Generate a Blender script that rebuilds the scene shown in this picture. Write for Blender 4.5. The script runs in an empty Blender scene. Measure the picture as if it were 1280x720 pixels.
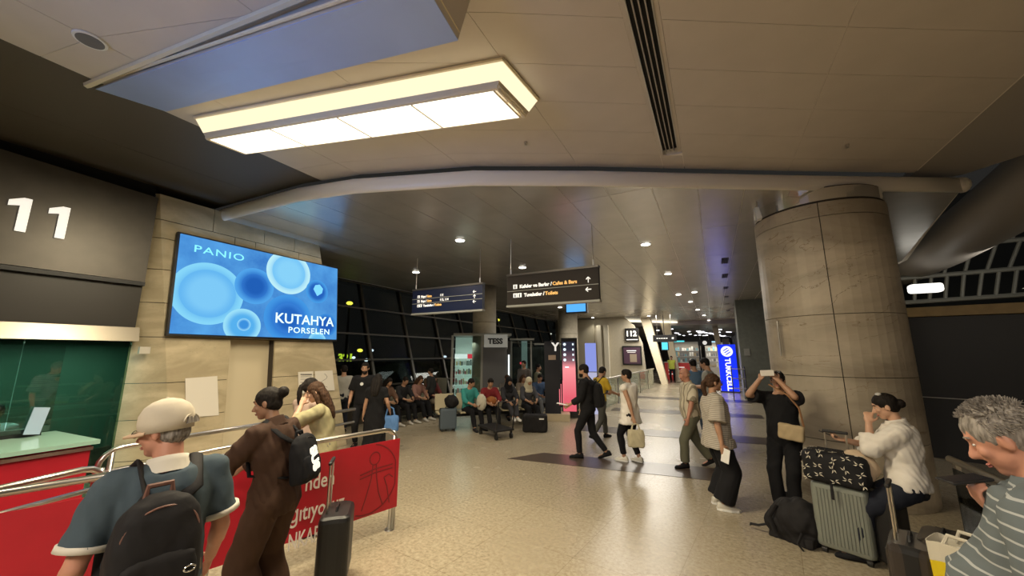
import bpy, math, random
from mathutils import Vector as V, Matrix, noise
random.seed(7)
R_ = math.radians
sc = bpy.context.scene
COL = sc.collection
# ---------------------------------------------------------------- camera
CAM_H = 1.93; TILT = R_(10.0); YAW = R_(28.0); FPX = 466.0
cd = bpy.data.cameras.new('camera'); cam = bpy.data.objects.new('camera', cd); COL.objects.link(cam)
cd.sensor_width = 36; cd.lens = 36*FPX/1280; cd.clip_start = .05; cd.clip_end = 400
cam.location = (0, 0, CAM_H); cam.rotation_euler = (R_(90)+TILT, 0, YAW)
sc.camera = cam
# ---------------------------------------------------------------- world, exposure, lights
w = bpy.data.worlds.new('world'); sc.world = w; w.use_nodes = True
w.node_tree.nodes['Background'].inputs[0].default_value = (.75, .72, .66, 1)
w.node_tree.nodes['Background'].inputs[1].default_value = .02
sc.view_settings.view_transform = 'Standard'; sc.view_settings.look = 'None'
sc.view_settings.gamma = 1; sc.view_settings.use_curve_mapping = False
sc.view_settings.exposure = 0.25
sc.cycles.use_denoising = True
sc.cycles.max_bounces = 6; sc.cycles.diffuse_bounces = 3; sc.cycles.glossy_bounces = 3
sc.cycles.transparent_max_bounces = 8; sc.cycles.sample_clamp_indirect = 4
sc.cycles.caustics_reflective = False; sc.cycles.caustics_refractive = False

def area(name, loc, size, power, color=(1, .88, .7), rot=(0, 0, 0), spread=180):
    l = bpy.data.lights.new(name, 'AREA'); l.shape = 'RECTANGLE'; l.size, l.size_y = size
    l.energy = power; l.color = color; l.spread = R_(spread)
    o = bpy.data.objects.new(name, l); COL.objects.link(o); o.location = loc; o.rotation_euler = rot
    return o
# hall lighting behind and beside the camera (the same kind of ceiling fixtures carry on there)
area('hall_light', (-.6, -3.0, 4.5), (3.0, .5), 310, (1, .89, .74))
area('hall_light', (-6.2, -2.6, 4.4), (1.6, .5), 70, (1, .84, .60))
area('hall_light', (4.2, -2.5, 4.5), (2.0, .5), 60, (1, .86, .68))
# added unseen blue light behind the camera, tints the hung soffit
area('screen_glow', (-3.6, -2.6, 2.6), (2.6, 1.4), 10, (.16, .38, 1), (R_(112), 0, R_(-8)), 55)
# concourse lighting
for (x, y, p) in ((-2.6, 12.5, 95), (-3.2, 18, 190), (-3.0, 24, 210), (-1.5, 33, 420), (-2.5, 43, 420)):
    area('concourse_light', (x, y, 4.22), (2.4, 2.2), p, (1, .93, .82))
area('concourse_light', (-6.0, 5.2, 4.22), (.5, .5), 30, (1, .85, .62))

# ---------------------------------------------------------------- pixel rays -> real points
_F = V((-math.sin(YAW)*math.cos(TILT), math.cos(YAW)*math.cos(TILT), math.sin(TILT)))
_R = V((math.cos(YAW), math.sin(YAW), 0)); _U = _R.cross(_F)
def ray(u, v): return _F*FPX + _R*(u-640) + _U*(360-v)
def atz(u, v, z=0.0):
    d = ray(u, v); t = (z-CAM_H)/d.z; return V((d.x*t, d.y*t, z))
def aty(u, v, y):
    d = ray(u, v); t = y/d.y; return V((d.x*t, y, CAM_H+d.z*t))
def lean(u, v, x0, k):
    d = ray(u, v); t = (x0-k*CAM_H)/(d.x+k*d.z); return V((d.x*t, d.y*t, CAM_H+d.z*t))
def azr(u): return YAW - math.atan((u-640)/(FPX/math.cos(TILT)))      # rotation z whose +Y looks away from the camera at column u

# ---------------------------------------------------------------- materials
def mat(name, col, rough=.6, metal=0., spec=.5, emit=None, es=0., noise_amt=0., nscale=8., bump=0., bscale=60., coat=0., bdist=.002, detail=4, alpha=1.):
    m = bpy.data.materials.new(name); m.use_nodes = True; nt = m.node_tree; b = nt.nodes['Principled BSDF']
    c4 = (*col, 1)
    b.inputs['Base Color'].default_value = c4; b.inputs['Roughness'].default_value = rough
    b.inputs['Metallic'].default_value = metal; b.inputs['Specular IOR Level'].default_value = spec
    b.inputs['Coat Weight'].default_value = coat
    if emit: b.inputs['Emission Color'].default_value = (*emit, 1); b.inputs['Emission Strength'].default_value = es
    tc = nt.nodes.new('ShaderNodeTexCoord')
    if noise_amt:
        n = nt.nodes.new('ShaderNodeTexNoise'); n.inputs['Scale'].default_value = nscale; n.inputs['Detail'].default_value = detail
        nt.links.new(tc.outputs['Object'], n.inputs['Vector'])
        r = nt.nodes.new('ShaderNodeValToRGB'); r.color_ramp.elements[0].position = .3; r.color_ramp.elements[1].position = .7
        r.color_ramp.elements[0].color = (*[max(0, c*(1-noise_amt)) for c in col], 1)
        r.color_ramp.elements[1].color = (*[min(1, c*(1+noise_amt)) for c in col], 1)
        nt.links.new(n.outputs['Fac'], r.inputs['Fac']); nt.links.new(r.outputs['Color'], b.inputs['Base Color'])
    if bump:
        n2 = nt.nodes.new('ShaderNodeTexNoise'); n2.inputs['Scale'].default_value = bscale; n2.inputs['Detail'].default_value = 5
        nt.links.new(tc.outputs['Object'], n2.inputs['Vector'])
        bp = nt.nodes.new('ShaderNodeBump'); bp.inputs['Strength'].default_value = bump; bp.inputs['Distance'].default_value = bdist
        nt.links.new(n2.outputs['Fac'], bp.inputs['Height']); nt.links.new(bp.outputs['Normal'], b.inputs['Normal'])
    return m
def emis(name, col, s=1.):
    m = bpy.data.materials.new(name); m.use_nodes = True; nt = m.node_tree; nt.nodes.clear()
    e = nt.nodes.new('ShaderNodeEmission'); o = nt.nodes.new('ShaderNodeOutputMaterial')
    e.inputs[0].default_value = (*col, 1); e.inputs[1].default_value = s; nt.links.new(e.outputs[0], o.inputs[0]); return m
def glass(name, tint=(.5, .5, .5), refl=.12, rough=.02, gcol=(1, 1, 1), cap=.5):
    m = bpy.data.materials.new(name); m.use_nodes = True; nt = m.node_tree; nt.nodes.clear()
    t = nt.nodes.new('ShaderNodeBsdfTransparent'); g = nt.nodes.new('ShaderNodeBsdfGlossy'); mx = nt.nodes.new('ShaderNodeMixShader')
    lw = nt.nodes.new('ShaderNodeLayerWeight'); lw.inputs[0].default_value = .25; mm = nt.nodes.new('ShaderNodeMath'); mm.operation = 'MAXIMUM'
    mm.inputs[1].default_value = refl; ml = nt.nodes.new('ShaderNodeMath'); ml.operation = 'MULTIPLY'; ml.inputs[1].default_value = cap; o = nt.nodes.new('ShaderNodeOutputMaterial')
    t.inputs[0].default_value = (*tint, 1); g.inputs['Roughness'].default_value = rough; g.inputs[0].default_value = (*gcol, 1)
    nt.links.new(lw.outputs['Fresnel'], ml.inputs[0]); nt.links.new(ml.outputs[0], mm.inputs[0]); nt.links.new(mm.outputs[0], mx.inputs[0])
    nt.links.new(t.outputs[0], mx.inputs[1]); nt.links.new(g.outputs[0], mx.inputs[2]); nt.links.new(mx.outputs[0], o.inputs[0]); return m
def nodes_of(m): return m.node_tree, m.node_tree.nodes['Principled BSDF']
def N(nt, t, **kw):
    n = nt.nodes.new(t)
    for k, v in kw.items():
        if k.startswith('i'): n.inputs[int(k[1:])].default_value = v
        else: setattr(n, k, v)
    return n
def math_(nt, op, a, b=None, c=None):
    n = nt.nodes.new('ShaderNodeMath'); n.operation = op
    for i, x in enumerate((a, b, c)):
        if x is None: continue
        if isinstance(x, (int, float)): n.inputs[i].default_value = x
        else: nt.links.new(x, n.inputs[i])
    return n.outputs[0]
def mixc(nt, fac, a, b):
    n = nt.nodes.new('ShaderNodeMix'); n.data_type = 'RGBA'
    for k, x in ((0, fac), (6, a), (7, b)):
        if isinstance(x, (int, float)): n.inputs[k].default_value = x
        elif isinstance(x, tuple): n.inputs[k].default_value = (*x, 1)
        else: nt.links.new(x, n.inputs[k])
    return n.outputs[2]

# ---------------------------------------------------------------- mesh builder
class M:
    def __init__(s): s.v = []; s.f = []; s.mi = []; s.cur = 0
    def add(s, vs, fs):
        k = len(s.v); s.v += [V(p) for p in vs]; s.f += [tuple(i+k for i in f) for f in fs]; s.mi += [s.cur]*len(fs); return s
    def box(s, c, d, R=None, top=1.0):
        c = V(c); hx, hy, hz = d[0]/2, d[1]/2, d[2]/2
        P = [V((x*hx*(top if z > 0 else 1), y*hy*(top if z > 0 else 1), z*hz)) for z in (-1, 1) for y in (-1, 1) for x in (-1, 1)]
        if R is not None: P = [R @ p for p in P]
        return s.add([c+p for p in P], [(0, 2, 3, 1), (4, 5, 7, 6), (0, 1, 5, 4), (2, 6, 7, 3), (0, 4, 6, 2), (1, 3, 7, 5)])
    def rings(s, rs, cap=True, close=True):
        n = len(rs[0]); vs = [p for r in rs for p in r]; fs = []
        for i in range(len(rs)-1):
            for j in range(n if close else n-1):
                a, b = i*n+j, i*n+(j+1) % n; fs.append((a, b, b+n, a+n))
        if cap: fs.append(tuple(range(n))[::-1]); fs.append(tuple(range((len(rs)-1)*n, len(rs)*n)))
        return s.add(vs, fs)
    def cone(s, p0, p1, r0, r1, n=12, flat=True):
        p0, p1 = V(p0), V(p1); d = (p1-p0); L = d.length
        if L < 1e-6: return s
        d /= L; a = d.orthogonal().normalized(); b = d.cross(a)
        def ring(c, r): return [c+(a*math.cos(t)+b*math.sin(t))*r for t in [2*math.pi*i/n for i in range(n)]]
        rs = []
        if not flat:
            for k in (-.98, -.8, -.5): rs.append(ring(p0+d*r0*k, r0*math.sqrt(1-k*k)))
        rs += [ring(p0, r0), ring(p1, r1)]
        if not flat:
            for k in (.5, .8, .98): rs.append(ring(p1+d*r1*k, r1*math.sqrt(1-k*k)))
        return s.rings(rs)
    def tube(s, pts, r, n=8, flat=False, wide=None, up=None):
        pts = [V(p) for p in pts]; rs = []; prev = None
        for i, p in enumerate(pts):
            t = (pts[min(i+1, len(pts)-1)]-pts[max(i-1, 0)]).normalized()
            if up is not None: a = V(up).cross(t); a = a.normalized() if a.length > 1e-4 else t.orthogonal().normalized()
            elif prev is None: a = t.orthogonal().normalized()
            else: a = (prev-t*prev.dot(t)).normalized()
            prev = a; b = t.cross(a); rr = r[i] if isinstance(r, (list, tuple)) else r
            wa = wide if wide else rr
            rs.append([p+a*math.cos(q)*wa+b*math.sin(q)*rr for q in [2*math.pi*j/n for j in range(n)]])
        return s.rings(rs)
    def ell(s, c, r, R=None, nu=12, nv=8):
        c = V(c); rs = []
        for i in range(nv+1):
            t = math.pi*(i+.02 if i == 0 else (i-.02 if i == nv else i))/nv
            ring = []
            for j in range(nu):
                p = V((r[0]*math.sin(t)*math.cos(2*math.pi*j/nu), r[1]*math.sin(t)*math.sin(2*math.pi*j/nu), -r[2]*math.cos(t)))
                ring.append(c+(R @ p if R is not None else p))
            rs.append(ring)
        return s.rings(rs)
    def prism(s, poly, z0, z1):
        n = len(poly); vs = [(p[0], p[1], z0) for p in poly]+[(p[0], p[1], z1) for p in poly]
        return s.add(vs, [tuple(range(n))[::-1], tuple(range(n, 2*n))]+[(i, (i+1) % n, (i+1) % n+n, i+n) for i in range(n)])
    def slab(s, quad, d):
        "polygon points extruded along vector d"
        n = len(quad); q = [V(p) for p in quad]; d = V(d)
        return s.add(q+[p+d for p in q], [tuple(range(n))[::-1], tuple(range(n, 2*n))]+[(i, (i+1) % n, (i+1) % n+n, i+n) for i in range(n)])
    def rbox(s, c, d, r=.02, R=None, n=3):
        "box with rounded vertical edges and softened top and bottom"
        c = V(c); hx, hy, hz = d[0]/2, d[1]/2, d[2]/2; rs = []
        def ring(ins, z):
            o = []
            rr = max(r-ins*.3, .001)
            for qx, qy, a0 in ((1, 1, 0), (-1, 1, 90), (-1, -1, 180), (1, -1, 270)):
                for k in range(n+1):
                    a = R_(a0+90*k/n); o.append(V((qx*(hx-ins-rr)+rr*math.cos(a), qy*(hy-ins-rr)+rr*math.sin(a), z)))
            return o
        rs = [ring(r*.6, -hz), ring(r*.15, -hz+r*.35), ring(0, -hz+r), ring(0, hz-r), ring(r*.15, hz-r*.35), ring(r*.6, hz)]
        if R is not None: rs = [[R @ p for p in q] for q in rs]
        return s.rings([[c+p for p in q] for q in rs])
    def build(s, name, m, parent=None, smooth=False, world=True, scale=1., bevel=0):
        me = bpy.data.meshes.new(name); vs = [p*scale for p in s.v]
        if parent is not None and world:
            W = wm(parent).inverted(); vs = [W @ p for p in vs]
        me.from_pydata([tuple(p) for p in vs], [], s.f); me.update()
        import bmesh
        b = bmesh.new(); b.from_mesh(me); bmesh.ops.recalc_face_normals(b, faces=b.faces); b.to_mesh(me); b.free()
        for mm in (m if isinstance(m, (list, tuple)) else [m]): me.materials.append(mm)
        if any(s.mi): me.polygons.foreach_set('material_index', s.mi)
        if smooth: me.shade_smooth()
        o = bpy.data.objects.new(name, me); COL.objects.link(o)
        if parent is not None: o.parent = parent
        if bevel:
            md = o.modifiers.new('b', 'BEVEL'); md.width = bevel; md.segments = 2; md.limit_method = 'ANGLE'
        return o
def wm(o):
    W = o.matrix_basis.copy()
    return wm(o.parent) @ W if o.parent else W
def tag(o, label=None, cat=None, group=None, kind=None):
    if label: o['label'] = label
    if cat: o['category'] = cat
    if group: o['group'] = group
    if kind: o['kind'] = kind
    return o
def thing(name, label, cat, loc=(0, 0, 0), rz=0., group=None, kind=None):
    o = bpy.data.objects.new(name, None); COL.objects.link(o); o.location = loc; o.rotation_euler = (0, 0, rz)
    o.empty_display_size = .2
    return tag(o, label, cat, group, kind)
def place(o, loc, rz=0.): o.location = loc; o.rotation_euler = (0, 0, rz); return o
def copy_tree(o, loc=None, rz=None, label=None, parent=None):
    c = o.copy(); COL.objects.link(c)
    if parent: c.parent = parent
    if loc is not None: c.location = loc
    if rz is not None: c.rotation_euler = (0, 0, rz)
    if label: c['label'] = label
    for ch in list(o.children): copy_tree(ch, parent=c)
    return c
def text(body, size, m, parent, mtx, name='lettering', bold=0., ext=.002, align='LEFT', spacing=1., sx=1., shear=0., fit=None):
    cu = bpy.data.curves.new(name, 'FONT'); cu.body = body; cu.size = size; cu.extrude = ext; cu.offset = bold
    cu.align_x = align; cu.space_character = spacing; cu.shear = shear; cu.materials.append(m); cu.resolution_u = 3
    o = bpy.data.objects.new(name, cu); COL.objects.link(o); bpy.context.view_layer.update()
    me = bpy.data.meshes.new_from_object(o.evaluated_get(bpy.context.evaluated_depsgraph_get())); bpy.data.objects.remove(o); me.name = name
    xs_ = [v.co.x for v in me.vertices]; wd = max(xs_)-min(xs_)
    if fit: sx = fit/wd
    if align == 'CENTER': pass
    global TXW; TXW = max(xs_)*sx
    if not me.materials: me.materials.append(m)
    o = bpy.data.objects.new(name, me); COL.objects.link(o)
    W = mtx @ Matrix.Diagonal((sx, 1, 1, 1))
    if parent: o.parent = parent; o.matrix_basis = wm(parent).inverted() @ W
    else: o.matrix_basis = W
    return o
def frame(o, x, y):
    "4x4 whose local x,y run along the given world directions"
    x = V(x).normalized(); z = x.cross(V(y)).normalized(); y = z.cross(x)
    m = Matrix((x, y, z)).transposed().to_4x4(); m.translation = V(o); return m
def rotm(rx=0, ry=0, rz=0): return (Matrix.Rotation(rz, 3, 'Z') @ Matrix.Rotation(ry, 3, 'Y') @ Matrix.Rotation(rx, 3, 'X'))

# ---------------------------------------------------------------- shared materials
def floor_mat():
    m = mat('terrazzo', (.42, .36, .26), .16, spec=.5); nt, b = nodes_of(m)
    tc = N(nt, 'ShaderNodeTexCoord'); ob = tc.outputs['Object']
    n1 = N(nt, 'ShaderNodeTexNoise'); n1.inputs['Scale'].default_value = 26; n1.inputs['Detail'].default_value = 6; n1.inputs['Roughness'].default_value = .7
    v = N(nt, 'ShaderNodeTexVoronoi'); v.inputs['Scale'].default_value = 70
    n3 = N(nt, 'ShaderNodeTexNoise'); n3.inputs['Scale'].default_value = .9; n3.inputs['Detail'].default_value = 3
    for q in (n1, v, n3): nt.links.new(ob, q.inputs['Vector'])
    r = N(nt, 'ShaderNodeValToRGB'); e = r.color_ramp.elements; e[0].position = .33; e[0].color = (.24, .19, .125, 1); e[1].position = .62; e[1].color = (.52, .455, .335, 1)
    nt.links.new(n1.outputs['Fac'], r.inputs['Fac'])
    r2 = N(nt, 'ShaderNodeValToRGB'); e = r2.color_ramp.elements; e[0].position = .0; e[0].color = (.58, .52, .40, 1); e[1].position = .35; e[1].color = (.36, .30, .21, 1)
    nt.links.new(v.outputs['Distance'], r2.inputs['Fac'])
    c = mixc(nt, .35, r.outputs['Color'], r2.outputs['Color'])
    br = N(nt, 'ShaderNodeTexBrick'); br.offset = 0; br.inputs['Scale'].default_value = 1.0; br.inputs['Mortar Size'].default_value = .004
    br.inputs['Brick Width'].default_value = .9; br.inputs['Row Height'].default_value = .9
    br.inputs['Color1'].default_value = (1, 1, 1, 1); br.inputs['Color2'].default_value = (.93, .93, .93, 1); br.inputs['Mortar'].default_value = (.72, .7, .66, 1)
    mp = N(nt, 'ShaderNodeMapping'); mp.inputs['Rotation'].default_value = (0, 0, R_(7)); nt.links.new(ob, mp.inputs['Vector']); nt.links.new(mp.outputs[0], br.inputs['Vector'])
    mu = nt.nodes.new('ShaderNodeMix'); mu.data_type = 'RGBA'; mu.blend_type = 'MULTIPLY'; mu.inputs[0].default_value = 1
    nt.links.new(c, mu.inputs[6]); nt.links.new(br.outputs['Color'], mu.inputs[7]); nt.links.new(mu.outputs[2], b.inputs['Base Color'])
    rr = N(nt, 'ShaderNodeMapRange'); rr.inputs[3].default_value = .18; rr.inputs[4].default_value = .34
    nt.links.new(n3.outputs['Fac'], rr.inputs[0]); nt.links.new(rr.outputs[0], b.inputs['Roughness'])
    return m
def stone_mat(name, col, vein=(.6, .5, .38), vs=1.3, amt=.5, dark=(.3, .24, .17), rough=.45):
    m = mat(name, col, rough); nt, b = nodes_of(m); tc = N(nt, 'ShaderNodeTexCoord'); ob = tc.outputs['Object']
    n1 = N(nt, 'ShaderNodeTexNoise'); n1.inputs['Scale'].default_value = vs; n1.inputs['Detail'].default_value = 9; n1.inputs['Distortion'].default_value = 1.4
    n2 = N(nt, 'ShaderNodeTexNoise'); n2.inputs['Scale'].default_value = vs*14; n2.inputs['Detail'].default_value = 5
    n4 = N(nt, 'ShaderNodeTexNoise'); n4.inputs['Scale'].default_value = vs*.8; n4.inputs['Detail'].default_value = 8; n4.inputs['Distortion'].default_value = 2.2
    mp = N(nt, 'ShaderNodeMapping'); mp.inputs['Scale'].default_value = (.6, .6, 1.7); mp.inputs['Rotation'].default_value = (.5, .5, 0); nt.links.new(ob, mp.inputs['Vector'])
    nt.links.new(mp.outputs[0], n1.inputs['Vector']); nt.links.new(ob, n2.inputs['Vector']); nt.links.new(mp.outputs[0], n4.inputs['Vector'])
    r = N(nt, 'ShaderNodeValToRGB'); e = r.color_ramp.elements; e[0].position = .36; e[0].color = (*[c*(1-amt*.5) for c in col], 1); e[1].position = .66; e[1].color = (*vein, 1)
    nt.links.new(n1.outputs['Fac'], r.inputs['Fac'])
    # thin dark veins where a second noise crosses its mean
    d = math_(nt, 'ABSOLUTE', math_(nt, 'SUBTRACT', n4.outputs['Fac'], .5)); k = math_(nt, 'LESS_THAN', d, .0022)
    c = mixc(nt, math_(nt, 'MULTIPLY', k, amt), r.outputs['Color'], dark)
    c2 = mixc(nt, math_(nt, 'MULTIPLY', n2.outputs['Fac'], .3), c, tuple(x*.62 for x in col))
    nt.links.new(c2, b.inputs['Base Color'])
    bp = N(nt, 'ShaderNodeBump'); bp.inputs['Strength'].default_value = .25; bp.inputs['Distance'].default_value = .004
    nt.links.new(n2.outputs['Fac'], bp.inputs['Height']); nt.links.new(bp.outputs[0], b.inputs['Normal']); return m
FLOOR = floor_mat()
GRAN = mat('dark granite', (.085, .062, .05), .28, noise_amt=.35, nscale=60)
STONE = stone_mat('travertine', (.50, .42, .27), (.62, .53, .36), 1.6, .35)
SLATE = stone_mat('veined limestone', (.50, .42, .31), (.63, .55, .43), .8, .75, (.24, .17, .10))
JOINT = mat('shadow joint', (.05, .04, .03), .9)
SEAM = mat('pale ceiling seam', (.88, .82, .74), .7)
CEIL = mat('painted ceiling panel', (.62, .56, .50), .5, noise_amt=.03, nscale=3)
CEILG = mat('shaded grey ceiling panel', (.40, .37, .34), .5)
CEILF = mat('satin metal ceiling panel', (.60, .57, .52), .27, metal=.5, noise_amt=.06, nscale=2, bump=.22, bscale=2.6, bdist=.02)
CREAM = mat('cream lacquer', (.86, .80, .70), .35)
SOFFIT = mat('pale blue soffit metal', (.40, .52, .86), .38, metal=.2, noise_amt=.10, nscale=.8)  # blue light on grey metal, painted into the base colour
STEEL = mat('brushed steel', (.62, .59, .54), .28, metal=1.)
CHROME = mat('chrome', (.8, .8, .8), .12, metal=1.)
DKMET = mat('dark bronze metal', (.085, .075, .062), .38, metal=.35, noise_amt=.1, nscale=4)
BLACK = mat('black plastic', (.012, .012, .013), .45)
BLACKM = mat('matt black', (.010, .010, .011), .85)
WHITE = mat('white paint', (.8, .8, .78), .5)
PAPER = mat('paper', (.72, .68, .60), .8)
RED = mat('red banner vinyl', (.43, .009, .022), .5, noise_amt=.06, nscale=5)
REDD = mat('dark red print', (.19, .008, .014), .45)
GREENG = glass('green tinted glass', (.46, .60, .52), .03, gcol=(.7, .9, .8), cap=.3)
GREENE = mat('glass slab edge', (.32, .52, .42), .12, spec=.8)
NIGHT = glass('night window glass', (.45, .48, .48), .012, cap=.10)
CLEAR = glass('clear glass', (.80, .86, .84), .08)
LETW = mat('white lettering', (.85, .83, .78), .5, emit=(1, .97, .9), es=.55)
LETO = mat('amber lettering', (.85, .50, .16), .5, emit=(1, .55, .15), es=.5)
# ================================================================ SETTING
def struct(o, label=None, cat=None): return tag(o, label, cat, None, 'structure')
fl = M().slab([(-26, -6, 0), (12, -6, 0), (12, 62, 0), (-26, 62, 0)], (0, 0, -.2)).build('floor', FLOOR)
struct(fl, 'speckled beige terrazzo floor of the concourse', 'floor')
for i, (q, s) in enumerate([([(-3.55, 6.50), (.05, 6.93), (-.03, 7.66), (-3.12, 7.20)], 0), ([(-3.3, 9.6), (1.2, 10.1), (1.2, 10.9), (-3.3, 10.4)], 0),
                            ([(-3.3, 13.4), (1.2, 13.9), (1.2, 14.7), (-3.3, 14.2)], 0), ([(-3.3, 17.6), (1.2, 18.0), (1.2, 18.9), (-3.3, 18.5)], 0)]):
    M().slab([(x, y, .001) for x, y in q], (0, 0, .003)).build('inlay', GRAN, fl)
LIP = [(-7.6, 3.2), (-5.57, 3.30), (-4.55, 3.50), (-2.82, 4.12), (-1.32, 4.93), (1.16, 6.40), (3.44, 7.70)]
def lip(x):
    for (a, b), (c, d) in zip(LIP, LIP[1:]):
        if x <= c: return b+(d-b)*(x-a)/(c-a)
    return b+(d-b)*(x-a)/(c-a)
# upper ceiling with its panels, rows follow the curve of the edge trim
up = M(); xs = [-8.2]+[p[0] for p in LIP[1:-1]]+[2.9]
up.slab([(-8.2, -6, 4.606)]+[(-.42, -6, 4.606)]+[(-.42, lip(-.4)-.34, 4.606), (-.15, lip(-.3)-.34, 4.606), (-.15, -6, 4.606), (2.9, -6, 4.606)]+[(x, lip(x)-.02, 4.606) for x in xs[::-1]], (0, 0, .15))
up = up.build('ceiling', SEAM); struct(up, 'near ceiling of smooth warm grey panels above the barrier and the round column', 'ceiling')
DARKC = mat('dark bronze ceiling panel', (.10, .085, .065), .55)  # shade near the gate wall, painted into the panel colour
cols = [-8.1, -6.6, -5.2, -4.5, -3.0, -1.5, -.42, -.15, 1.2, 2.88]
for a, b in zip(cols, cols[1:]):
    slotcol = (a == -.42)
    sub = [a+.0025]+[p[0] for p in LIP if a+.05 < p[0] < b-.05]+[b-.0025]
    for k in range(16):
        o0 = .36+(k-1)*.6 if k else -.05; o1 = .36+k*.6
        if slotcol and k < 1: pass
        elif slotcol: continue
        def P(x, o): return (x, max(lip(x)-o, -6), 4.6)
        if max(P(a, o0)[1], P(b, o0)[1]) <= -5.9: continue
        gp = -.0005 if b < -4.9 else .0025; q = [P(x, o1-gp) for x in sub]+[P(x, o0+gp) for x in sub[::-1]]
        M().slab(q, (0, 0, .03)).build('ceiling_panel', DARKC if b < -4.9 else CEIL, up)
M().slab([(-.42, -6, 4.6), (-.385, -6, 4.6), (-.385, lip(-.4)-.36, 4.6), (-.42, lip(-.4)-.36, 4.6)], (0, 0, .03)).build('ceiling_panel', CEIL, up)
M().slab([(-.2, -6, 4.6), (-.152, -6, 4.6), (-.152, lip(-.4)-.36, 4.6), (-.2, lip(-.4)-.36, 4.6)], (0, 0, .03)).build('ceiling_panel', CEIL, up)
# small hooks and sprinklers on the panels
for (x, y) in ((-1.9, 3.95), (1.75, 5.95)):
    m = M(); m.cone((x, y, 4.6), (x, y, 4.575), .02, .02); m.cone((x, y, 4.58), (x, y, 4.55), .008, .008); m.cone((x, y, 4.552), (x, y, 4.548), .022, .022); m.build('sprinkler', STEEL, up)
# slot diffuser
sd = thing('slot_diffuser', 'long black slot air diffuser of parallel slits let into the near ceiling', 'diffuser', (-.29, 2, 4.59))
M().box((-.29, .98, 4.625), (.2, 8.1, .012)).build('backing', BLACKM, sd)
for i in range(5): M().box((-.38+.046*i, .98, 4.60), (.011, 8.1, .03)).build('blade', STEEL if i in (0, 4) else CEILG, sd)
# right-hand darker ceiling strip and rounded beam towards the atrium
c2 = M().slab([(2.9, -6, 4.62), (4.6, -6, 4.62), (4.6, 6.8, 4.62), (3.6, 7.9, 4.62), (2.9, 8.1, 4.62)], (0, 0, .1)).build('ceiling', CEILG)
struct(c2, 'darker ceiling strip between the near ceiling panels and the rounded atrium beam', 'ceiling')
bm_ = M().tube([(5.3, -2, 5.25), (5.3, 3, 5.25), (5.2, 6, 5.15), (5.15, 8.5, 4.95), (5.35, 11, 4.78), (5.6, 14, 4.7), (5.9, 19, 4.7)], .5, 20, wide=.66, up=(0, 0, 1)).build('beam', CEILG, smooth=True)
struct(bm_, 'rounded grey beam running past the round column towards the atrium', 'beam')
# edge trim (bullnose) and lower ceiling
pts = []
for (a, b), (c, d) in zip(LIP, LIP[1:]):
    for t in range(4): pts.append((a+(c-a)*t/4, b+(d-b)*t/4, 4.395))
pts += [(3.44, 7.70, 4.395)]
tr = M().tube([(-7.9, 3.2, 4.395)]+pts, .118, 16, up=(0, 0, 1), wide=.055).build('trim_1', CREAM, smooth=True)
struct(tr, 'long pale rounded edge trim where the lower ceiling begins', 'trim')
M().ell((3.46, 7.71, 4.395), (.10, .10, .117)).build('end_cap', CREAM, tr, smooth=True)
far = M().slab([(-10.3, 3.4, 4.306), (-7.6, 3.4, 4.306)]+[(x, y+.06, 4.306) for x, y in LIP[1:]]+[(3.94, 10.1, 4.306), (4.6, 13, 4.306), (4.6, 30, 4.306), (-10.3, 30, 4.306)], (0, 0, .10))
far = far.build('ceiling', SEAM); struct(far, 'lower satin metal ceiling that runs down the concourse with round downlights', 'ceiling')
xg = [-10.2+.6*i for i in range(20)]
for a in xg:
    b = a+.6
    for k in range(11):
        y0, y1 = 3.0+2.4*k, 5.4+2.4*k
        la, lb = lip(a) if a > -7.6 else 3.2, lip(b) if b > -7.6 else 3.2
        if max(la, lb) >= y1: continue
        ya, yb = max(y0, la+.02), max(y0, lb+.02)
        if y0 > 12 and a < -9.7: pass
        M().slab([(a+.003, ya+.003, 4.3), (b-.003, yb+.003, 4.3), (b-.003, y1-.003, 4.3), (a+.003, y1-.003, 4.3)], (0, 0, .02)).build('ceiling_panel', CEILF, far)
m = M().slab([(1.81, lip(1.8)+.02, 4.3), (3.42, lip(3.42)+.02, 4.3), (3.9, 10.1, 4.3), (4.5, 13, 4.3), (4.5, 29.9, 4.3), (1.81, 29.9, 4.3)], (0, 0, .02)).build('ceiling_panel', CEILF, far)
# square vents in a row
for i, (u, v) in enumerate([(906, 326), (906, 345), (907, 360), (908, 371), (909, 380), (910, 388)]):
    p = atz(u, v, 4.297); t = thing('ceiling_vent', ['largest and nearest black slatted vent in the ceiling row', 'second slatted vent of the ceiling row, just beyond the largest', 'third slatted vent of the ceiling row', 'fourth slatted vent of the ceiling row', 'fifth slatted vent of the ceiling row', 'smallest slatted vent, last of the ceiling row'][i], 'vent', p, group='square vents in a row on the lower ceiling')
    m = M(); m.box(p, (.16, .62 if i < 2 else .5, .01)); m.build('grille_back', BLACKM, t)
    for k in range(4): M().box(p+V((-.06+.04*k, 0, -.006)), (.008, .6 if i < 2 else .48, .012)).build('slat', DKMET, t)
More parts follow.
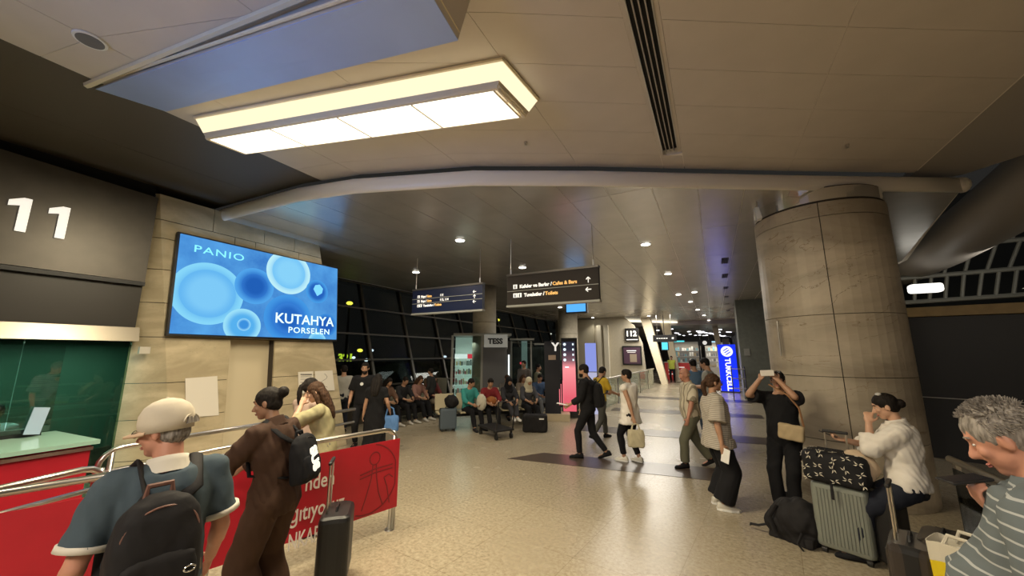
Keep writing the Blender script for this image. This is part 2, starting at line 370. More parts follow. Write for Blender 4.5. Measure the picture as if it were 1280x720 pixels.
# window wall, leaning outwards
GK = .31
def gx(z): return -9.08-GK*z
win = thing('window_1', 'leaning glazed outer wall, black with night outside, seats along it', 'window', (gx(0), 3, 0), kind='structure')
zs = [0.05, .95, 1.75, 2.55, 3.4, 4.28]; ys = [1.4+1.8*i for i in range(17)]
for y in ys: M().slab([(gx(0)-.0, y-.045, 0), (gx(0), y+.045, 0), (gx(4.3), y+.045, 4.3), (gx(4.3), y-.045, 4.3)], (-.16, 0, 0)).build('mullion', DKMET, win)
for z in zs: M().box((gx(z)+.02, (ys[0]+ys[-1])/2, z), (.09, ys[-1]-ys[0], .05)).build('transom', DKMET, win)
for y0, y1 in zip(ys, ys[1:]):
    for z0, z1 in zip(zs, zs[1:]): M().slab([(gx(z0)-.05, y0, z0), (gx(z0)-.05, y1, z0), (gx(z1)-.05, y1, z1), (gx(z1)-.05, y0, z1)], (-.012, 0, 0)).build('pane', NIGHT, win)
M().box((gx(0)+.1, 16, .22), (.3, 30, .44)).build('convector', DKMET, win)
# ---- stone-clad pillar carrying the screen
PK = .10; PX = -7.12
def px_(z): return PX-PK*z
def yl(z): return 2.3+(4.4-z)*.12
def yr(z): return 5.03+(4.5-z)*.176
pil = M(); T = 4.44
# core: behind the cladding, with the recess in the middle
def core(y0, y1, z0, z1, d):
    f = lambda y, z: y(z) if callable(y) else y
    return pil.slab([(px_(z0)-d, f(y0, z0), z0), (px_(z0)-d, f(y1, z0), z0), (px_(z1)-d, f(y1, z1), z1), (px_(z1)-d, f(y0, z1), z1)], (-1.0, 0, 0))
core(lambda z: yl(z)+.02, 3.46, 0, 2.2, .04); core(4.2, lambda z: yr(z)-.02, 0, 2.2, .04); core(3.46, 4.2, 0, 2.2, .22)
core(lambda z: yl(z)+.02, lambda z: yr(z)-.02, 2.2, T, .04)
pil = pil.build('pillar', JOINT); struct(pil, 'tall travertine clad pillar leaning outwards and carrying the big screen', 'pillar')
zb = [0, .42, .98, 1.5, 2.18, 2.7, 3.22, 3.72, 4.02, T]
for i, (z0, z1) in enumerate(zip(zb, zb[1:])):
    yc = [None, 3.46, 4.2, None] if i < 4 else ([None, 2.9+.5, 3.75, 4.6, None] if i % 2 else [None, 3.05, 3.9, 4.5, None])
    for j in range(len(yc)-1):
        if i < 4 and j == 1: continue
        A = yl if yc[j] is None else (lambda z, c=yc[j]: c); B = yr if yc[j+1] is None else (lambda z, c=yc[j+1]: c)
        g = .005
        q = [(px_(z0+g), A(z0+g)+g, z0+g), (px_(z0+g), B(z0+g)-g, z0+g), (px_(z1-g), B(z1-g)-g, z1-g), (px_(z1-g), A(z1-g)+g, z1-g)]
        M().slab(q, (-.04, 0, 0)).build('stone_panel', STONE, pil)
    # outer side panels facing the gate
    q = [(px_(z0+.005)-.004, yl(z0+.005), z0+.005), (px_(z1-.005)-.004, yl(z1-.005), z1-.005), (-7.62, 2.27, z1-.005), (-7.62, 2.27, z0+.005)]
    M().slab(q, (0, .03, 0)).build('stone_panel', STONE, pil)
    q = [(px_(z0+.005)-.004, yr(z0+.005)-.03, z0+.005), (px_(z1-.005)-.004, yr(z1-.005)-.03, z1-.005), (px_(z1)-1.0, yr(z1)-.03, z1-.005), (px_(z0)-1.0, yr(z0)-.03, z0+.005)]
    M().slab(q, (0, .03, 0)).build('stone_panel', STONE, pil)
M().slab([(px_(0)-.18, 3.46, 0), (px_(0)-.18, 4.2, 0), (px_(2.18)-.18, 4.2, 2.18), (px_(2.18)-.18, 3.46, 2.18)], (-.03, 0, 0)).build('plaster_panel', mat('smooth plaster', (.62, .54, .38), .6), pil)
# papers taped on the pillar
def on_pil(u, v, off=.012):
    p = lean(u, v, PX, PK); p.x += off; return p
def sheet(name, label, quad, group=None):
    t = M().slab([on_pil(*q) for q in quad], (.003, 0, 0)).build(name, PAPER); tag(t, label, 'paper', group); return t
sheet('notice_sheet', 'large blank white sheet taped to the stone pillar behind the man in the cap', [(232, 522), (273, 519), (271, 470), (231, 473)])
s1 = sheet('notice_sheet', 'white printed notice with a grey heading taped to the pillar under the screen', [(373, 492), (391, 491), (391, 464), (372, 465)])
s2 = sheet('notice_sheet', 'white sheet with a curly line drawing near the pillar edge', [(394, 488), (418, 488), (415, 463), (393, 464)])
INK = mat('grey ink', (.16, .15, .14), .7)
def ink(parent, segs, r=.004):
    m = M()
    for a, b in segs: m.cone(on_pil(*a, .016), on_pil(*b, .016), r, r, 5)
    m.build('print', INK, parent)
ink(s1, [((375, 468), (389, 468))], .012); ink(s1, [((375, 471), (389, 470.5)), ((375, 474), (388, 474)), ((375, 478), (388, 478)), ((375, 482), (386, 482)), ((375, 486), (388, 486))])
cur = [(405+6*math.sin(t*2.1)*(.4+.6*t/3.3), 467+17*t/3.3) for t in [i*.22 for i in range(16)]]
ink(s2, list(zip(cur, cur[1:])))
# ---- gate wall on the far left: sign fascia, bands and green glass
wl = M().slab([(-7.75, -5, 2.1), (-7.75, 2.3, 2.1), (-7.75, 2.3, 4.6), (-7.75, -5, 4.6)], (-.2, 0, 0)).build('wall_left', BLACKM); struct(wl, 'dark wall over the gate booth', 'wall')
gs = thing('gate_sign', 'wide dark bronze fascia sign with the white number 11 over the gate booth', 'sign', (-7.5, -1, 2.98))
M().slab([(-7.46, -4.5, 3.02), (-7.46, 2.27, 2.99), (-7.5, 2.27, 4.34), (-7.5, -4.5, 4.62)], (-.22, 0, 0)).build('panel', DKMET, gs)
M().slab([(-7.44, -4.5, 2.93), (-7.44, 2.27, 2.93), (-7.44, 2.27, 2.985), (-7.44, -4.5, 2.985)], (-.2, 0, 0)).build('ledge', BLACK, gs)
for y in (.93, 1.25): M().slab([(-7.455, y+a, 3.42+b) for a, b in ((.07, 0), (.155, 0), (.155, .43), (.09, .43), (-.02, .37), (-.02, .30), (.07, .325))], (.012, 0, 0)).build('digit', LETW, gs)
M().slab([(-7.52, -4.5, 2.32), (-7.52, 2.27, 2.31), (-7.52, 2.27, 2.93), (-7.52, -4.5, 2.93)], (-.2, 0, 0)).build('lower_panel', mat('black bronze', (.028, .024, .02), .4), gs)
st = M(); st.slab([(-7.40, -4.5, 2.11), (-7.40, 2.3, 2.11), (-7.46, 2.3, 2.31), (-7.46, -4.5, 2.31)], (-.12, 0, 0))
st = st.build('trim_2', mat('satin bronze band', (.30, .27, .22), .32, metal=.7)); struct(st, 'satin metal band under the gate number sign', 'trim')
t = M().box((-7.36, 2.36, 1.98), (.06, .12, .1)).build('door_sensor', mat('sensor grey', (.55, .52, .45), .5)); tag(t, 'small grey box sensor on the corner between green glass and pillar', 'sensor')
w2 = thing('window_2', 'dark green glass front of the gate booth', 'window', (-7.5, 0, 0), kind='structure')
for a, b in ((-4.5, -1.4), (-1.4, 1.28), (1.28, 2.26)):
    M().slab([(-7.5, a+.004, .02), (-7.5, b-.004, .02), (-7.5, b-.004, 2.1), (-7.5, a+.004, 2.1)], (-.015, 0, 0)).build('pane', GREENG, w2)
bk = M().box((-9.0, .2, 1.1), (.1, 10.4, 2.4)).build('wall_back', mat('dark green wall', (.050, .115, .085), .6)); struct(bk, 'dark green back wall inside the gate booth', 'wall')
tag(M().box((-7.75, .2, .98), (.40, 2.0, .09)).build('counter_ledge', BLACK), 'black counter ledge inside the green glass booth', 'counter')
area('booth_light', (-8.1, .9, 2.08), (.8, 3.0), 80, (.8, 1, .9))
# ---- round column clad in curved stone panels
CC = V((1.64, 7.42, 0)); CR = .835
colm = M().cone(CC, CC+V((0, 0, 4.32)), CR-.03, CR-.03, 48).build('column', JOINT); struct(colm, 'thick round column clad in veined beige stone panels', 'column')
def curved(z0, z1, a0, a1, r0, r1, m, name, parent, n=10):
    vs = []; fs = []
    for i in range(n+1):
        a = a0+(a1-a0)*i/n
        for (r, z) in ((r1, z0), (r1, z1), (r0, z1), (r0, z0)): vs.append((CC.x+r*math.cos(a), CC.y+r*math.sin(a), z))
    for i in range(n):
        for j in range(4): fs.append((i*4+j, i*4+(j+1) % 4, (i+1)*4+(j+1) % 4, (i+1)*4+j))
    fs += [(0, 1, 2, 3), (n*4+3, n*4+2, n*4+1, n*4)]
    return M().add(vs, fs).build(name, m, parent, smooth=False)
zc = [0, .78, 1.62, 2.47, 3.88, 4.09]
seam = math.atan2(-7.42, -1.64)+.06
for z0, z1 in zip(zc, zc[1:]):
    for k in range(3):
        a0 = seam+k*2*math.pi/3
        curved(z0+.004, z1-.004, a0+.006, a0+2*math.pi/3-.006, CR-.035, CR, SLATE, 'stone_panel', colm, 16)
curved(4.12, 4.3, 0, 2*math.pi-.0001, CR-.03, CR-.012, CHROME, 'steel_band', colm, 48)
t = M().tube([V((.90, 6.92, z)) for z in (1.9, 2.1, 2.42)], .012, 8).build('conduit', STEEL); tag(t, 'thin metal strip running up the edge of the round column', 'conduit')
t = thing('security_camera', 'small white camera box at the top of the round column', 'camera', (.84, 6.75, 4.1))
M().rbox((.80, 6.75, 4.1), (.07, .12, .20), .015, rotm(0, R_(-8), 0)).build('housing', WHITE, t); M().cone((.80, 6.75, 4.2), (.80, 6.75, 4.3), .012, .012).build('bracket', STEEL, t)
# ---- other columns
for (u, d, r, lab) in ((605, 13.2, .41, 'round concrete column rising behind the lit snack kiosk'), (711, 21.0, .52, 'round concrete column farther down, above the pink display totem')):
    a = azr(u); c = V((-math.sin(a)*d, math.cos(a)*d, 0))
    o = M().cone(c, c+V((0, 0, 4.3)), r, r, 32).build('column', mat('pale concrete', (.47, .42, .32), .6, noise_amt=.1), smooth=True); struct(o, lab, 'column')
    M().cone(c+V((0, 0, 3.0)), c+V((0, 0, 3.012)), r+.003, r+.003, 32).build('joint', JOINT, o)
dp = M().box((1.60, 20.0, 2.15), (1.1, 1.3, 4.3)).build('column', mat('grey green cladding', (.16, .17, .145), .5, noise_amt=.1)); struct(dp, 'square grey green clad column beyond the round stone column', 'column')
M().box((1.3, 19.34, 2.0), (.22, .02, .3)).build('cover_plate', mat('plate', (.3, .3, .27), .5), dp)
# ---- wall with gate 112 and the passage beyond
WALLC = mat('warm plaster wall', (.52, .47, .36), .6, noise_amt=.05)
w3 = M(); w3.slab([(-9.6, 25, 0), (-3.75, 25, 0), (-3.95, 25, 2.6), (-4.4, 25, 3.75), (-5.0, 25, 4.3), (-9.6, 25, 4.3)], (0, .3, 0)); w3 = w3.build('wall_far', WALLC)
struct(w3, 'pale wall carrying the 112 gate number', 'wall')
for x in (-6.6, -6.15): M().box((x, 24.85, 1.9), (.28, .3, 3.8)).build('pilaster', mat('pale pilaster', (.62, .58, .47), .5), w3)
M().box((-8.2, 24.93, 2.1), (2.5, .12, 4.2)).build('wall_panel', mat('wall panel', (.44, .40, .30), .55), w3)
g = thing('gate_number_sign', 'black square sign with white 112 on the far pale wall', 'sign', (-4.5, 24.9, 3.1))
M().box((-4.52, 24.93, 3.13), (.84, .08, .84)).build('panel', BLACK, g); text('112', .46, LETW, g, frame((-4.91, 24.885, 3.05), (1, 0, 0), (0, 0, 1)), bold=.02)
M().box((-4.52, 24.885, 2.82), (.7, .01, .05)).build('line', LETW, g)
g = thing('wall_poster', 'dark framed purple poster on the pale wall below the 112 sign', 'poster', (-4.5, 24.9, 1.8))
M().box((-4.58, 24.93, 1.82), (1.2, .08, 1.2)).build('frame', BLACK, g)
M().box((-4.58, 24.88, 1.82), (1.02, .02, 1.02)).build('print', mat('plum print', (.10, .05, .085), .4), g)
M().box((-4.50, 24.865, 1.66), (.42, .01, .5)).build('picture', mat('cream print', (.42, .34, .25), .5), g); M().box((-4.6, 24.865, 2.12), (.6, .01, .05)).build('line', LETW, g); M().box((-4.6, 24.865, 2.02), (.5, .01, .03)).build('line', LETW, g)
CONC = mat('cream fin', (.90, .80, .58), .5)
for i, (x0, x1, y, lab) in enumerate(((-4.15, -2.75, 26.2, 'cream leaning fin beside the 112 wall'), (-3.3, -2.2, 29.5, 'second cream leaning fin, behind the first one'), (.05, .75, 33, 'cream leaning fin beside the blue totem'))):
    s = .62 if i < 2 else .4
    f = M().slab([(x1-s*.55, y, 0), (x1+.05, y, 0), (x0+s, y, 4.3), (x0, y, 4.3)], (0, .5, 0)).build('pillar', CONC); struct(f, lab, 'pillar')
# lower ceilings farther away
c3 = M().slab([(-12, 30, 4.0), (8, 30, 4.0), (8, 62, 4.0), (-12, 62, 4.0)], (0, 0, .3)).build('ceiling', mat('far ceiling', (.40, .37, .36), .4, metal=.3)); struct(c3, 'far dark ceiling dotted with small lights over the shops', 'ceiling')
tr = M().slab([(-5.4, 26.8, 4.16), (-.5, 31.6, 4.16), (-.5, 32.0, 4.16), (-5.4, 27.3, 4.16)], (0, 0, .12)).build('trim_3', emis('cove light', (1, .90, .68), 1.25)); struct(tr, 'bright cove light line under the far ceiling edge', 'trim')
tr = M().slab([(.2, 30.4, 4.1), (2.8, 30.4, 4.1), (2.8, 30.6, 4.1), (.2, 30.6, 4.1)], (0, 0, .12)).build('trim_4', emis('cove light cool', (1, .95, .88), 1.3)); struct(tr, 'cool bright cove line near the square column', 'trim')
we = M().box((0, 60, 2), (26, .3, 4.2)).build('wall_end', mat('end wall', (.30, .27, .24), .7)); struct(we, 'end wall of the concourse', 'wall')
wr = M().slab([(1.9, 20.6, 0), (2.3, 60, 0), (2.3, 60, 4.2), (1.9, 20.6, 4.2)], (.3, 0, 0)).build('wall_right', mat('side wall', (.30, .29, .27), .6)); struct(wr, 'side wall of the far shops', 'wall')
wq = M().slab([(-9.6, 25.3, 0), (-9.6, 60, 0), (-9.6, 60, 4.2), (-9.6, 25.3, 4.2)], (-.3, 0, 0)).build('wall_left', mat('side wall b', (.30, .27, .22), .6)); struct(wq, 'far side wall behind the 112 gate', 'wall')
# ---- right side: dark partition with tan beam, atrium roof lattice
pw = M().slab([(3.2, 10.5, 0), (8.8, 8.3, 0), (8.8, 8.3, 2.50), (3.2, 10.5, 2.66)], (.02, .12, 0)).build('wall_right', mat('charcoal partition', (.018, .018, .020), .4)); struct(pw, 'charcoal partition wall behind the glass railing', 'wall')
M().slab([(3.2, 10.46, 1.10), (8.8, 8.26, 1.10), (8.8, 8.26, 1.112), (3.2, 10.46, 1.112)], (.0, .05, 0)).build('joint', STEEL, pw)
tb = M(); tb.slab([(3.2, 10.40, 2.66), (8.8, 8.18, 2.53), (8.8, 8.18, 2.72), (3.2, 10.40, 2.84)], (.05, .3, 0)); tb = tb.build('beam', mat('tan timber beam', (.50, .36, .16), .45, noise_amt=.12, nscale=6)); struct(tb, 'tan beam capping the charcoal partition', 'beam')
lat = thing('roof_lattice', 'pale lattice of roof members over the dark atrium', 'roof', (8, 18, 5), kind='structure')
GREYW = mat('grey roof member', (.34, .34, .30), .5)
LP = lambda a, b: aty(1120+a/4, 240+b/4, 15.5)
for (a, b, c, d) in ((-60, 440, 760, 370), (-60, 300, 760, 224), (-60, 175, 760, 88), (-60, 560, 760, 505)): M().tube([LP(a, b), LP(c, d)], .065, 6).build('purlin', GREYW, lat)
for (a, b, c, d) in ((60, 320, 50, 432), (160, 310, 145, 415), (268, 285, 240, 410), (380, 270, 345, 395), (500, 260, 455, 390), (620, 245, 565, 385), (700, 235, 650, 378), (450, 170, 425, 250), (640, 90, 580, 235), (330, 190, 310, 262),
                     (95, 430, 93, 545), (175, 430, 168, 540), (255, 415, 247, 535), (340, 410, 330, 530), (430, 405, 415, 520), (515, 400, 500, 515), (605, 390, 588, 510)): M().tube([LP(a, b), LP(c, d)], .042, 6).build('rafter', GREYW, lat)
rb = M().slab([(2.6, 17.5, 3.2), (18, 13, 3.2), (18, 23, 9.5), (2.6, 28, 9.5)], (0, .2, .2)).build('roof_glass', mat('dark roof', (.030, .034, .030), .3)); struct(rb, 'dark roof glazing above the atrium lattice', 'roof')
tag(M().rbox((5.05, 13.6, 3.62), (.62, .3, .22), .06).build('flood_light', emis('flood', (1, .97, .88), 1.6)), 'bright white lamp in the atrium above the tan beam', 'light')
tag(M().slab([(6.6, 13.2, 3.45), (8.2, 12.6, 3.8), (8.2, 12.6, 4.1), (6.9, 13.1, 3.6)], (0, .2, 0)).build('lit_panel', emis('lit cream', (1, .9, .66), .55)), 'pale lit panel in the atrium beside the white lamp', 'panel')
area('atrium_light', (6.5, 12.5, 4.0), (1.5, .5), 10, (1, .93, .8), (R_(120), 0, 0))
# ================================================================ CEILING FITTINGS
WARM = emis('warm diffuser', (1, .93, .74), 2.2); WARMS = emis('warm side diffuser', (1, .84, .54), 1.05)
fx = thing('ceiling_light', 'long glowing warm white box light under the near ceiling', 'light', (-3.1, 2.4, 4.6))
bq = [V((-4.84, 1.78, 4.3)), V((-1.54, 2.62, 4.3)), V((-1.50, 3.10, 4.3)), V((-4.81, 2.15, 4.3))]
tq = [V((-5.0, 1.70, 4.58)), V((-1.48, 2.60, 4.58)), V((-1.42, 3.26, 4.58)), V((-4.95, 2.26, 4.58))]
def q4(Q, s, t): return (Q[0].lerp(Q[1], s)).lerp(Q[3].lerp(Q[2], s), t)
BR = mat('light frame lacquer', (.80, .70, .50), .4)
cen = sum(bq, V())/4
for a, b in ((0, 1), (1, 2), (2, 3), (3, 0)):
    n = ((bq[a]+bq[b])/2-cen); n.z = 0; n.normalize()
    ma, mb = (bq[a]+V((0, 0, .005))).lerp(tq[a], .30), (bq[b]+V((0, 0, .005))).lerp(tq[b], .30); M().slab([bq[a]+V((0, 0, .01)), bq[b]+V((0, 0, .01)), mb, ma], -n*.015).build('frame_band', BR, fx); M().slab([ma, mb, tq[b], tq[a]], -n*.015).build('side_diffuser', WARMS, fx)
    M().tube([bq[a]+V((0, 0, .025)), bq[b]+V((0, 0, .025))], .024, 6).build('rim', BR, fx)
    M().tube([tq[a], tq[b]], .02, 6).build('rim', BR, fx)
for k in range(4):
    s0, s1 = .012+k*.245, .25+k*.245
    M().slab([q4(bq, s0, .03), q4(bq, s1, .03), q4(bq, s1, .97), q4(bq, s0, .97)], (0, 0, .01)).build('diffuser', WARM, fx)
    M().slab([q4(bq, s1, .03), q4(bq, s1+.004, .03), q4(bq, s1+.004, .97), q4(bq, s1, .97)], (0, 0, .012)).build('divider', BR, fx)
fa = math.atan2(.84, 3.3)
for k in range(4):
    c = q4(bq, .135+k*.243, .5); area('fixture_light', (c.x, c.y, 4.294), (.62, .22), 62, (1, .85, .58), (0, 0, fa))
sx_ = thing('hung_soffit', 'pale soffit box hung under the ceiling beside the warm box light, blue light painted underneath', 'soffit', (-3, 1.3, 4.6))
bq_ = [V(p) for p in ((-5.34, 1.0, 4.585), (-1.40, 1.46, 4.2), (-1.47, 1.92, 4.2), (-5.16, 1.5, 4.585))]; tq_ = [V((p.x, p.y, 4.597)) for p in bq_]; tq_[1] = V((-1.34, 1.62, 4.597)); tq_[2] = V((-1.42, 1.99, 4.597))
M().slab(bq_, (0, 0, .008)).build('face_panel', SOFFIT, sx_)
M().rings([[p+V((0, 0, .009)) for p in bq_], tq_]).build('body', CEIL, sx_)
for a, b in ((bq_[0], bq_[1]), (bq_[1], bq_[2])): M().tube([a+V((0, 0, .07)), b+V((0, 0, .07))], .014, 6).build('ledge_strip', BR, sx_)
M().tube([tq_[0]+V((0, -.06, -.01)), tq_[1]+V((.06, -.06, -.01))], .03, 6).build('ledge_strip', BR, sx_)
t = thing('ceiling_speaker', 'round recessed speaker grille near the end of the hung soffit', 'speaker', atz(113, 50, 4.6)); p = atz(113, 50, 4.595)
M().cone(p, p+V((0, 0, -.012)), .11, .105, 28).build('ring', WHITE, t); M().cone(p+V((0, 0, -.002)), p+V((0, 0, -.016)), .088, .088, 28).build('grille', mat('grille grey', (.16, .155, .15), .7), t)
# downlights
BULB = emis('downlight glow', (1, .95, .86), 9)
DL = [(575, 300), (653, 334), (520, 340), (807, 305), (835, 342), (863, 377), (872, 387), (700, 384), (741, 397), (811, 395), (868, 365), (880, 394), (886, 400), (848, 368)]
proto = None
for i, (u, v) in enumerate(DL):
    p = atz(u, v, 4.296)
    if proto is None:
        proto = thing('downlight', '', 'light', p, group='downlights in the lower ceiling')
        M().cone(p+V((0, 0, 0)), p+V((0, 0, -.012)), .115, .10, 20).build('ring', WHITE, proto); M().cone(p+V((0, 0, -.010)), p+V((0, 0, -.018)), .098, .092, 20).build('lamp', BULB, proto)
        o = proto
    else: o = copy_tree(proto, p)
    o['label'] = {0: 'round downlight nearest the pale edge trim, above the concourse signs', 3: 'bright round downlight alone on the lower ceiling toward the round column', 2: 'round downlight over the unlit end of the first direction sign'}.get(i, (['small round downlight above the first bay of the big sign board', 'small round downlight in front of the square vents', 'second small downlight on the way to the vents', 'third small downlight toward the far passage', 'fourth small downlight toward the far passage', 'small downlight just past the blue monitor', 'small downlight over the pink video totem', 'small downlight over the 112 wall', 'small downlight right beside the slatted vents', 'faint downlight nearest the square column', 'last faint downlight before the cove line', 'small downlight between the totem and the vents', 'small downlight over the striding man in black', 'small downlight over the bald man'])[i])
    if i < 10:
        l = bpy.data.lights.new('downlight_lamp', 'SPOT'); l.energy = 60; l.spot_size = R_(115); l.spot_blend = .7; l.shadow_soft_size = .05; l.color = (1, .92, .78)
        lo = bpy.data.objects.new('downlight_lamp', l); COL.objects.link(lo); lo.location = p+V((0, 0, -.03))
DOT = emis('far lamp', (.95, .95, 1), 5); pr2 = None
rnd = random.Random(3)
for i in range(46):
    if i < 26: u, v = 808+rnd.random()*105, 411+rnd.random()*9
    else: u, v = 872+(i-26)*2.1, 413+(i-26)*.42+rnd.random()
    if 855 < u < 893 and v < 413: v += 4
    p = atz(u, v, 3.985)
    if p.y > 58 or p.y < 31: continue
    if pr2 is None:
        pr2 = M().cone(p, p+V((0, 0, -.02)), .13, .13, 12).build('far_lamp', DOT)
        tag(pr2, 'tiny bright round lamp in the far dark ceiling over the shops', 'light', 'tiny lamps in the far ceiling'); W0 = p.copy(); o = pr2
    else:
        o = pr2.copy(); COL.objects.link(o); o.location = p-W0
# ================================================================ BIG SCREEN
def plates_mat():
    m = bpy.data.materials.new('screen picture of blue plates'); m.use_nodes = True; nt = m.node_tree; nt.nodes.clear()
    tc = N(nt, 'ShaderNodeTexCoord'); sp = N(nt, 'ShaderNodeSeparateXYZ'); nt.links.new(tc.outputs['Object'], sp.inputs[0]); Y, Z = sp.outputs[1], sp.outputs[2]
    n = N(nt, 'ShaderNodeTexNoise'); n.inputs['Scale'].default_value = 2.2; n.inputs['Detail'].default_value = 6; nt.links.new(tc.outputs['Object'], n.inputs['Vector'])
    n2 = N(nt, 'ShaderNodeTexNoise'); n2.inputs['Scale'].default_value = 30; n2.inputs['Detail'].default_value = 4; nt.links.new(tc.outputs['Object'], n2.inputs['Vector'])
    r = N(nt, 'ShaderNodeValToRGB'); e = r.color_ramp.elements; e[0].position = .3; e[0].color = (.035, .19, .60, 1); e[1].position = .72; e[1].color = (.10, .40, .86, 1)
    nt.links.new(n.outputs['Fac'], r.inputs['Fac']); col = mixc(nt, math_(nt, 'MULTIPLY', n2.outputs['Fac'], .25), r.outputs['Color'], (.16, .45, .85))
    L = [  # y, z (screen-local metres), radius, rim bright, inner colour, rim colour
        (-.98, -.12, .52, (.10, .44, .90), (.26, .72, 1.0)), (-.98, -.12, .40, (.22, .62, .98), (.14, .50, .93)),
        (-.28, .12, .335, (.028, .18, .62), (.09, .40, .88)), (-.28, .12, .22, (.016, .12, .50), (.03, .18, .62)),
        (.34, .50, .44, (.17, .56, .97), (.55, .92, 1.0)), (.34, .50, .33, (.26, .68, 1.0), (.2, .6, .98)),
        (.95, .20, .25, (.020, .13, .54), (.07, .36, .84)),
        (.36, -.42, .46, (.030, .19, .66), (.06, .33, .82)), (.36, -.42, .30, (.020, .14, .55), (.04, .22, .70)),
        (-.44, -.62, .30, (.10, .46, .90), (.36, .80, 1.0)), (-.42, -.60, .11, (.05, .30, .78), (.3, .7, 1.0)),
        (1.18, -.50, .24, (.018, .12, .52), (.05, .28, .76)), (.98, -.86, .20, (.15, .55, .95), (.3, .75, 1.0))]
    for y, z, rad, ci, cr in L:
        d = math_(nt, 'SQRT', math_(nt, 'ADD', math_(nt, 'POWER', math_(nt, 'SUBTRACT', Y, y), 2), math_(nt, 'POWER', math_(nt, 'SUBTRACT', Z, z), 2)))
        k = math_(nt, 'DIVIDE', d, rad)
        mr = N(nt, 'ShaderNodeMapRange'); mr.interpolation_type = 'SMOOTHSTEP'; nt.links.new(k, mr.inputs[0]); mr.inputs[1].default_value = .55; mr.inputs[2].default_value = 1.0
        inner = mixc(nt, mr.outputs[0], ci, cr)
        col = mixc(nt, math_(nt, 'LESS_THAN', k, 1.0), col, inner)
    em = N(nt, 'ShaderNodeEmission'); em.inputs[1].default_value = .80; o = N(nt, 'ShaderNodeOutputMaterial'); nt.links.new(col, em.inputs[0]); nt.links.new(em.outputs[0], o.inputs[0]); return m
SX = PX+.12
sc0 = V((SX-.1*3.03, 4.0, 3.03)); scr = thing('advertising_screen', 'huge blue advertising screen on the stone pillar, reading KUTAHYA PORSELEN', 'screen', sc0)
Bs = Matrix.Rotation(-math.atan(.1), 4, 'Y'); Bs.translation = sc0
o = M().box((-.045, 0, 0), (.07, 2.92, 1.66)).build('casing', BLACK, scr, world=False); o.matrix_basis = Bs.to_3x3().to_4x4()
o = M().box((0, 0, 0), (.02, 2.86, 1.60)).build('display', plates_mat(), scr, world=False); o.matrix_basis = Bs.to_3x3().to_4x4()
LC = emis('screen lettering', (.75, 1, .98), 1.05); LC2 = emis('screen lettering cyan', (.25, .85, .95), 1.0)
def st_(body, y, z, size, m, sx=1, bold=0, sp=1, nm='lettering', align='LEFT', fit=None):
    f = Bs @ frame((.013, y, z), (0, 1, 0), (0, 0, 1)); return text(body, size, m, scr, f, nm, bold, .001, align, sp, sx, 0, fit)
st_('PANIO', -1.25, .545, .17, LC2, 1.55, .001, 1.15, fit=.74)
st_('KUTAHYA', .10, -.52, .27, LC, 1.30, .004, 1.02, fit=1.24)
st_('PORSELEN', .36, -.70, .16, LC, 1.30, .002, 1.12, fit=.88)
m = M(); pts = [(.86, .24), (.90, .33), (1.0, .36), (1.08, .28), (1.06, .18), (.95, .10)]
m.slab([(.013, a, b) for a, b in pts], (.001, 0, 0)); o = m.build('dish_picture', emis('dish picture', (.20, .62, .98), 1), scr, world=False); o.matrix_basis = Bs.to_3x3().to_4x4()
area('screen_light', sc0+V((.06, 0, 0)), (1.5, 2.7), 45, (.25, .55, 1), (0, R_(90), 0))
